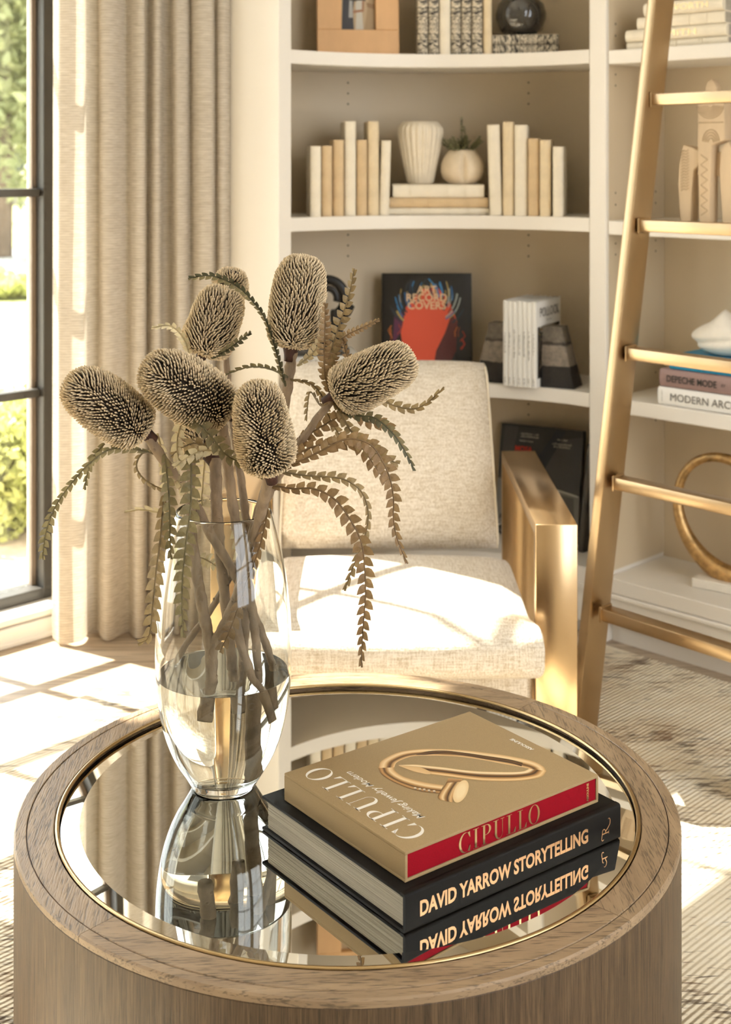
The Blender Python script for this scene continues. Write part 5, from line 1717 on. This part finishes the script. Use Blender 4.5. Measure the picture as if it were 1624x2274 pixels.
#            owner, points (px, py, depth), half width list in px, pitch px, tilt, material
T_, O_, W_, N_, R_ = LEAF_TAN, LEAF_OLIVE, LEAF_PALE, LEAF_GREEN, LEAF_BROWN
LEAVES = [
 ('E', [(603, 1078, 2.0), (650, 1085, 1.99), (700, 1086, 1.98), (745, 1110, 1.97), (782, 1160, 1.96), (803, 1205, 1.96), (810, 1260, 1.96), (812, 1320, 1.96), (807, 1390, 1.965), (804, 1440, 1.97), (803, 1482, 1.97)], [7, 12, 17, 20, 20, 18, 15, 11, 4], 23, .1, R_, 0),
 ('E', [(606, 1044, 2.0), (680, 1056, 2.0), (755, 1062, 2.0), (797, 1085, 2.0), (815, 1120, 2.0), (817, 1160, 2.0), (806, 1205, 2.0), (788, 1250, 2.0), (773, 1290, 2.0), (765, 1312, 2.0)], [5, 9, 12, 12, 8, 7, 11, 11, 4], 21, .7, T_, 0),
 ('E', [(628, 1042, 2.0), (700, 1008, 2.0), (760, 978, 2.0), (793, 976, 2.0), (826, 990, 2.0), (850, 1025, 2.0), (866, 1062, 2.0), (874, 1105, 2.0), (874, 1150, 2.0), (882, 1195, 2.0), (905, 1252, 2.0)], [5, 11, 15, 17, 19, 19, 16, 12, 8, 3], 21, .3, R_, 0),
 ('F', [(638, 1022, 2.08), (690, 994, 2.07), (740, 986, 2.06), (790, 984, 2.05), (812, 1005, 2.05), (840, 1045, 2.05), (860, 1072, 2.05)], [9, 15, 16, 16, 16, 10], 21, .0, R_, 0),
 ('F', [(652, 1000, 2.10), (690, 963, 2.09), (730, 938, 2.08), (768, 918, 2.07), (800, 905, 2.06)], [10, 16, 16, 14, 6], 21, .0, R_, 0),
 ('F', [(742, 893, 2.08), (768, 940, 2.06), (792, 972, 2.04), (825, 1000, 2.03), (855, 1018, 2.02), (888, 1030, 2.02)], [5, 9, 15, 18, 16, 7], 20, .2, T_, 0),
 ('F', [(746, 898, 2.08), (790, 922, 2.06), (832, 928, 2.05), (872, 962, 2.04), (903, 1008, 2.04), (922, 1046, 2.04)], [6, 10, 12, 10, 8, 3], 17, .3, N_, 0),
 ('F', [(748, 902, 2.09), (780, 912, 2.08), (818, 936, 2.08), (856, 942, 2.08), (884, 974, 2.08), (898, 995, 2.08)], [6, 11, 14, 14, 10, 4], 18, .0, R_, 0),
 ('F', [(846, 888, 2.12), (880, 902, 2.12), (920, 908, 2.12), (950, 894, 2.12), (972, 874, 2.12), (987, 860, 2.12)], [8, 11, 11, 7, 6, 3], 19, .3, T_, 0),
 ('F', [(733, 876, 2.09), (722, 830, 2.09), (720, 780, 2.09), (722, 725, 2.09), (722, 672, 2.09)], [8, 13, 15, 13, 5], 13, .0, R_, 0),
 ('F', [(728, 870, 2.11), (730, 800, 2.11), (748, 740, 2.11), (765, 688, 2.11), (778, 645, 2.11), (787, 596, 2.11)], [7, 15, 16, 15, 11, 5], 17, .0, T_, 0),
 ('F', [(735, 862, 2.12), (748, 770, 2.12), (770, 745, 2.12), (802, 729, 2.12), (843, 709, 2.12)], [3, 9, 10, 9, 4], 10, .0, R_, 0),
 ('F', [(737, 866, 2.12), (772, 810, 2.12), (768, 780, 2.12), (762, 755, 2.12)], [3, 9, 9, 5], 11, .0, R_, 0),
 ('F', [(728, 895, 2.07), (712, 900, 2.06), (690, 870, 2.06), (683, 900, 2.06), (681, 935, 2.06)], [3, 4, 7, 8, 3], 13, .3, T_, 1),
 ('B', [(634, 858, 2.13), (612, 775, 2.12), (588, 706, 2.11), (560, 668, 2.10), (535, 642, 2.10), (500, 622, 2.10), (462, 612, 2.10), (418, 618, 2.10)], [4, 7, 7, 6, 7, 10, 9, 5], 15, .4, N_, 0),
 ('B', [(640, 838, 2.13), (598, 819, 2.12), (556, 815, 2.11), (520, 825, 2.11), (494, 836, 2.11)], [3, 8, 9, 8, 3], 15, .5, O_, 1),
 ('B', [(645, 842, 2.13), (690, 852, 2.12), (714, 878, 2.11), (726, 915, 2.10), (752, 962, 2.09), (790, 985, 2.09)], [3, 5, 9, 9, 10, 5], 16, .4, T_, 0),
 ('B', [(660, 812, 2.12), (690, 790, 2.11), (705, 770, 2.11), (712, 745, 2.11)], [3, 9, 11, 5], 14, .2, W_, 0),
 ('A', [(424, 800, 2.17), (408, 752, 2.16), (378, 724, 2.15), (336, 728, 2.14)], [7, 11, 9, 3], 13, .5, W_, 0),
 ('A', [(470, 795, 2.17), (500, 780, 2.16), (532, 757, 2.15), (558, 737, 2.15)], [3, 8, 9, 4], 12, .2, N_, 0),
 ('C', [(330, 1004, 2.03), (282, 996, 2.02), (240, 1000, 2.01), (198, 1030, 2.0), (158, 1075, 2.0), (126, 1120, 2.0), (106, 1168, 2.0), (97, 1212, 2.0), (95, 1243, 2.0)], [5, 9, 9, 9, 8, 8, 11, 13, 6], 17, .4, O_, 0),
 ('C', [(232, 985, 2.03), (206, 1018, 2.03), (194, 1052, 2.03), (188, 1088, 2.03)], [6, 9, 7, 3], 15, .3, O_, 0),
 ('C', [(352, 1010, 2.05), (318, 1006, 2.04), (303, 1035, 2.04), (318, 1062, 2.04), (350, 1082, 2.05), (372, 1088, 2.06)], [4, 7, 8, 8, 7, 4], 14, .4, T_, 1),
 ('C', [(366, 1008, 2.03), (374, 1080, 2.02), (377, 1140, 2.01), (378, 1195, 2.01), (380, 1242, 2.01)], [8, 13, 15, 14, 5], 21, .0, O_, 0),
 ('C', [(372, 1018, 2.06), (392, 1060, 2.06), (412, 1092, 2.05), (440, 1122, 2.05)], [7, 12, 12, 6], 18, .1, W_, 0),
 ('D', [(424, 998, 2.02), (425, 1060, 2.0), (423, 1130, 1.995), (414, 1200, 1.99), (407, 1265, 1.99), (404, 1335, 1.99), (406, 1388, 1.99), (409, 1416, 1.99)], [14, 20, 21, 21, 20, 18, 13, 4], 24, .0, O_, 0),
 ('D', [(365, 1100, 2.04), (357, 1190, 2.02), (348, 1260, 2.01), (341, 1325, 2.0), (336, 1385, 2.0), (328, 1418, 2.0), (306, 1430, 2.0)], [8, 13, 15, 17, 17, 15, 6], 25, .2, T_, 0),
 ('A', [(400, 1150, 2.17), (360, 1140, 2.18), (315, 1132, 2.19), (276, 1138, 2.19)], [8, 12, 9, 3], 22, .5, W_, 1),
 ('A', [(456, 1010, 2.19), (452, 1060, 2.19), (448, 1110, 2.18), (444, 1170, 2.17)], [14, 21, 22, 10], 24, .0, W_, 0),
 ('D', [(402, 935, 2.0), (440, 940, 1.99), (470, 970, 1.99), (500, 1008, 1.99), (545, 1034, 1.99), (588, 1062, 2.0)], [7, 16, 18, 14, 9, 4], 20, .2, O_, 0),
 ('D', [(502, 1006, 2.02), (455, 1000, 2.01), (418, 1015, 2.0), (386, 1040, 2.0)], [6, 13, 13, 6], 20, .2, W_, 0),
 ('E', [(596, 1060, 2.02), (570, 1054, 2.02), (545, 1036, 2.02), (522, 1022, 2.02)], [3, 6, 8, 3], 15, .2, T_, 0),
 ('E', [(597, 1100, 2.02), (590, 1160, 2.035), (572, 1230, 2.04), (548, 1290, 2.045), (530, 1345, 2.05), (510, 1400, 2.05), (488, 1448, 2.05)], [5, 10, 10, 10, 13, 16, 10], 24, .2, R_, 0),
 ('G', [(524, 1100, 2.17), (529, 1160, 2.17), (530, 1205, 2.17), (527, 1246, 2.17)], [9, 15, 15, 6], 24, .1, W_, 0),
 ('G', [(436, 1236, 2.15), (460, 1244, 2.15), (482, 1258, 2.15)], [10, 15, 9], 22, .1, W_, 0),
 ('G', [(420, 905, 2.10), (398, 955, 2.09), (394, 1000, 2.08), (404, 1045, 2.07)], [7, 13, 14, 6], 18, .1, W_, 0),
 ('G', [(480, 1008, 2.13), (440, 985, 2.12), (408, 992, 2.11), (380, 1014, 2.10)], [6, 13, 13, 5], 18, .3, T_, 0),
 ('D', [(500, 900, 2.03), (525, 882, 2.02), (552, 884, 2.02)], [9, 14, 6], 18, .2, W_, 0),
 ('G', [(350, 962, 2.09), (362, 1015, 2.09), (370, 1060, 2.08), (358, 1090, 2.08)], [6, 12, 13, 6], 18, .2, W_, 0),
]
def flowers():
    for key, S in STEMS.items():
        st = px3(S['stem'])
        root = st[-1].copy()
        t = thing('banksia', S['label'], 'flower', root, (0, 0, 0), 'banksia stems in the glass vase')
        def rel(g):
            g.v = [(p[0] - root.x, p[1] - root.y, p[2] - root.z) for p in g.v]; return g
        sm = mk('stem', rel(stem_geo(st, S['r'][0], S['r'][1], S['seed'], 7)), BARK, t, smooth=True)
        b = at(*S['base']); tp = at(*S['tip'])
        R = S['R'] * b.y / F
        # red-brown neck where the head starts
        ax = (tp - b).normalized()
        mk('neck', rel(G().tube([b - ax * 0.020, b - ax * 0.010, b, b + ax * 0.012], [S['r'][0] * 0.95, S['r'][0] * 1.12, S['r'][0] * 1.45, S['r'][0] * 1.1], 12)), BARK_RED, t, smooth=True)
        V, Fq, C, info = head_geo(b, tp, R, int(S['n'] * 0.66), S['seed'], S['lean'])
        V = V - np.array(root)
        hd = G()
        n = 20; prof = [(0.0, 0.0), (0.35, 0.03), (0.62, 0.15), (0.70, 0.4), (0.68, 0.65), (0.52, 0.84), (0.25, 0.94), (0.0, 0.96)]
        base, axn, e1, e2, L, RR = info
        vv = []; ff = []
        for (rr, aa) in prof:
            for k in range(n):
                a = 2 * PI * k / n
                p = base + axn * (aa * L) + (e1 * math.cos(a) + e2 * math.sin(a)) * (rr * RR)
                vv.append(tuple(p))
        for i in range(len(prof) - 1):
            for k in range(n): ff.append((i * n + k, i * n + (k + 1) % n, (i + 1) * n + (k + 1) % n, (i + 1) * n + k))
        hd.add(vv, ff)
        head = mk('flower_head', rel(hd), CORE, t, smooth=True)
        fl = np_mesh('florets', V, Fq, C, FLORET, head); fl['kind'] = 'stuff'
        i = 0
        for (ow, pts, hw, pitch, tilt, mat, one) in LEAVES:
            if ow != key: continue
            i += 1
            yy = sum(p[2] for p in pts) / len(pts)
            g = leaf_geo(px3(pts), [h * yy / F for h in hw], pitch * yy / F, tilt, one or None, seed=i * 7 + S['seed'])
            mk('leaf', rel(g), mat, t, fix=False)
flowers()
# ------------------------------------------------------------------ outdoors
GRASS = plain('lawn_grass', '#A6A866', 0.9, var=(1.2, 0.25))
PAVE = plain('pale_paving', '#D9D2C6', 0.8, var=(2.0, 0.06))
ROAD = plain('road_asphalt', '#8B8A86', 0.85, var=(1.0, 0.1))
SOIL = plain('mulch_bed', '#9A8A74', 0.95, var=(9, 0.2))
SIDING = plain('house_siding', '#A9A193', 0.7)
ROOF = plain('house_roof', '#7C7368', 0.8)
HTRIM = plain('house_trim', '#E5DFD4', 0.6)
HGLASS = plain('house_window_glass', '#3D4240', 0.1, spec=0.6)
TRUNK = plain('tree_trunk', '#6B5A48', 0.9, var=(4, 0.2))
TLEAF = leaf_mat('tree_leaf', '#84895A', '#9DA06E', 0.3)
HLEAF = leaf_mat('shrub_leaf', '#B0B46A', '#C2C580', 0.35)
GZ = -0.20
def ground(name, Y0, Y1, X0, X1, m, z=GZ, th=0.05):
    g = G().box(((X0 + X1) / 2, (Y0 + Y1) / 2, z - th / 2), (X1 - X0, Y1 - Y0, th))
    return struct(mk(name, g, m))
# ground strips lie parallel to the window wall, beyond it
def strip(name, d0, d1, m, z, s0=-30, s1=60):
    return struct(mk(name, rbox(G(), s0, s1, -d1, -d0, z - 0.05, z), m))
strip('garden_bed', 0.26, 2.6, SOIL, GZ)
strip('driveway', 2.6, 9.0, PAVE, GZ + 0.004)
strip('lawn', 9.0, 10.6, GRASS, GZ + 0.01)
strip('sidewalk', 10.6, 12.2, PAVE, GZ + 0.006)
strip('street', 12.2, 18.0, ROAD, GZ)
strip('far_lawn', 18.0, 90.0, GRASS, GZ + 0.012)

def leaf_cloud(center, rad, n, size, seed, flat=1.0):
    rng = np.random.RandomState(seed)
    d = rng.normal(size=(n, 3)); d /= np.linalg.norm(d, axis=1)[:, None]
    r = rng.rand(n) ** 0.45
    lump = 1 + 0.25 * np.sin(d[:, 0] * 5 + seed) * np.cos(d[:, 2] * 4 + seed * 2)
    c = np.array(center) + d * np.array(rad) * (r * lump)[:, None]
    a = rng.normal(size=(n, 3)); a /= np.linalg.norm(a, axis=1)[:, None]
    b = np.cross(a, rng.normal(size=(n, 3))); b /= np.linalg.norm(b, axis=1)[:, None]
    s = size * (0.6 + 0.8 * rng.rand(n))[:, None]
    V = np.stack([c - a * s, c + b * s * 0.55, c + a * s, c - b * s * 0.55], axis=1).reshape(-1, 3)
    Fq = np.arange(n * 4).reshape(-1, 4)
    return V, Fq

def tree(label, px, Y, h, crown, seed, n=5000, size=0.12, name='garden_tree'):
    X = (px - CX) / F * Y
    t = thing(name, label, 'tree', (X, Y, GZ + 0.013))
    cz = h - crown[2]
    mk('trunk', G().tube([(0, 0, 0), (0.05, 0, h * 0.3), (-0.06, 0.05, cz)], [0.16, 0.12, 0.07], 10), TRUNK, t, smooth=True)
    V, Fq = leaf_cloud((0, 0, cz), crown, n, size, seed)
    o = np_mesh('crown', V, Fq, np.ones((len(V), 4)), TLEAF, t); o['kind'] = 'stuff'
tree('leafy tree standing before the grey house beyond the window', 6, 22.0, 6.2, (1.7, 1.7, 2.6), 3)
tree('leafy tree behind the steel frame, right of the grey house', 78, 34.0, 9.0, (2.6, 2.6, 3.4), 7, 6000, 0.17)
tree('far tree rising behind the grey house roof', 30, 62.0, 14.0, (7.0, 4.0, 5.0), 11, 7000, 0.35)

def shrub(label, c, rad, seed, n=2600, size=0.026):
    t = thing('garden_shrub', label, 'shrub', (c[0], c[1], GZ + 0.001), (0, 0, 0), 'shrubs under the window')
    mk('twigs', G().tube([(0, 0, 0), (0.02, 0.01, rad[2])], [0.014, 0.008], 6).tube([(0.01, 0, 0.02), (-0.12, 0.05, rad[2] * 1.1)], [0.01, 0.004], 6), TRUNK, t)
    V, Fq = leaf_cloud((0, 0, rad[2] * 0.98), rad, n, size, seed)
    V[:, 2] = np.maximum(V[:, 2], 0.01)
    o = np_mesh('foliage', V, Fq, np.ones((len(V), 4)), HLEAF, t); o['kind'] = 'stuff'
for i, (px, Y, lab) in enumerate(((78, 6.0, 'bright green shrub outside, nearest the right window stile'), (28, 5.9, 'bright green shrub outside in the middle of the lower pane'),
                                  (-30, 5.8, 'bright green shrub outside, cut by the left edge of the photo'))):
    shrub(lab, ((px - CX) / F * Y, Y), (0.30, 0.26, 0.30), 20 + i)
shrub('low dark hedge plant across the driveway', ((5 - CX) / F * 15.5, 15.5), (0.55, 0.4, 0.16), 31, 2600, 0.05)

def house():
    Y = 46.0
    x0 = (-60 - CX) / F * Y; x1 = (140 - CX) / F * Y
    t = thing('neighbour_house', 'grey clapboard house across the street seen through the window', 'house', ((x0 + x1) / 2, Y, GZ + 0.014))
    W = x1 - x0; H = 3.9
    mk('wall', G().box((0, 1.5, H / 2), (W, 3.0, H)), SIDING, t)
    for k in range(16):
        mk('clapboard', G().box((0, -0.012, 0.12 + k * 0.24), (W, 0.03, 0.10)), SIDING, t)
    pr = [(-0.35, H - 0.02), (3.35, H - 0.02), (1.5, H + 1.5)]
    mk('roof', G().prism(pr, -W / 2 - 0.3, W / 2 + 0.3, basis((0, 0, 0), (0, 1, 0), (0, 0, 1))), ROOF, t)
    for px in (52, 92):
        cx_ = (px - CX) / F * Y - t.location.x
        w = mk('window', G().box((cx_, -0.04, 1.9), (0.62, 0.06, 1.7)), HTRIM, t)
        mk('pane', G().box((cx_, -0.075, 2.3), (0.48, 0.02, 0.7)), HGLASS, w); mk('pane', G().box((cx_, -0.075, 1.5), (0.48, 0.02, 0.7)), HGLASS, w)
    for px in (24, 70):
        cx_ = (px - CX) / F * Y - t.location.x
        mk('column', G().box((cx_, -0.55, H / 2), (0.18, 0.18, H), None, 0.01), HTRIM, t)
    mk('porch_beam', G().box((0.2, -0.55, H + 0.06), (W * 0.8, 0.3, 0.22)), HTRIM, t)
house()
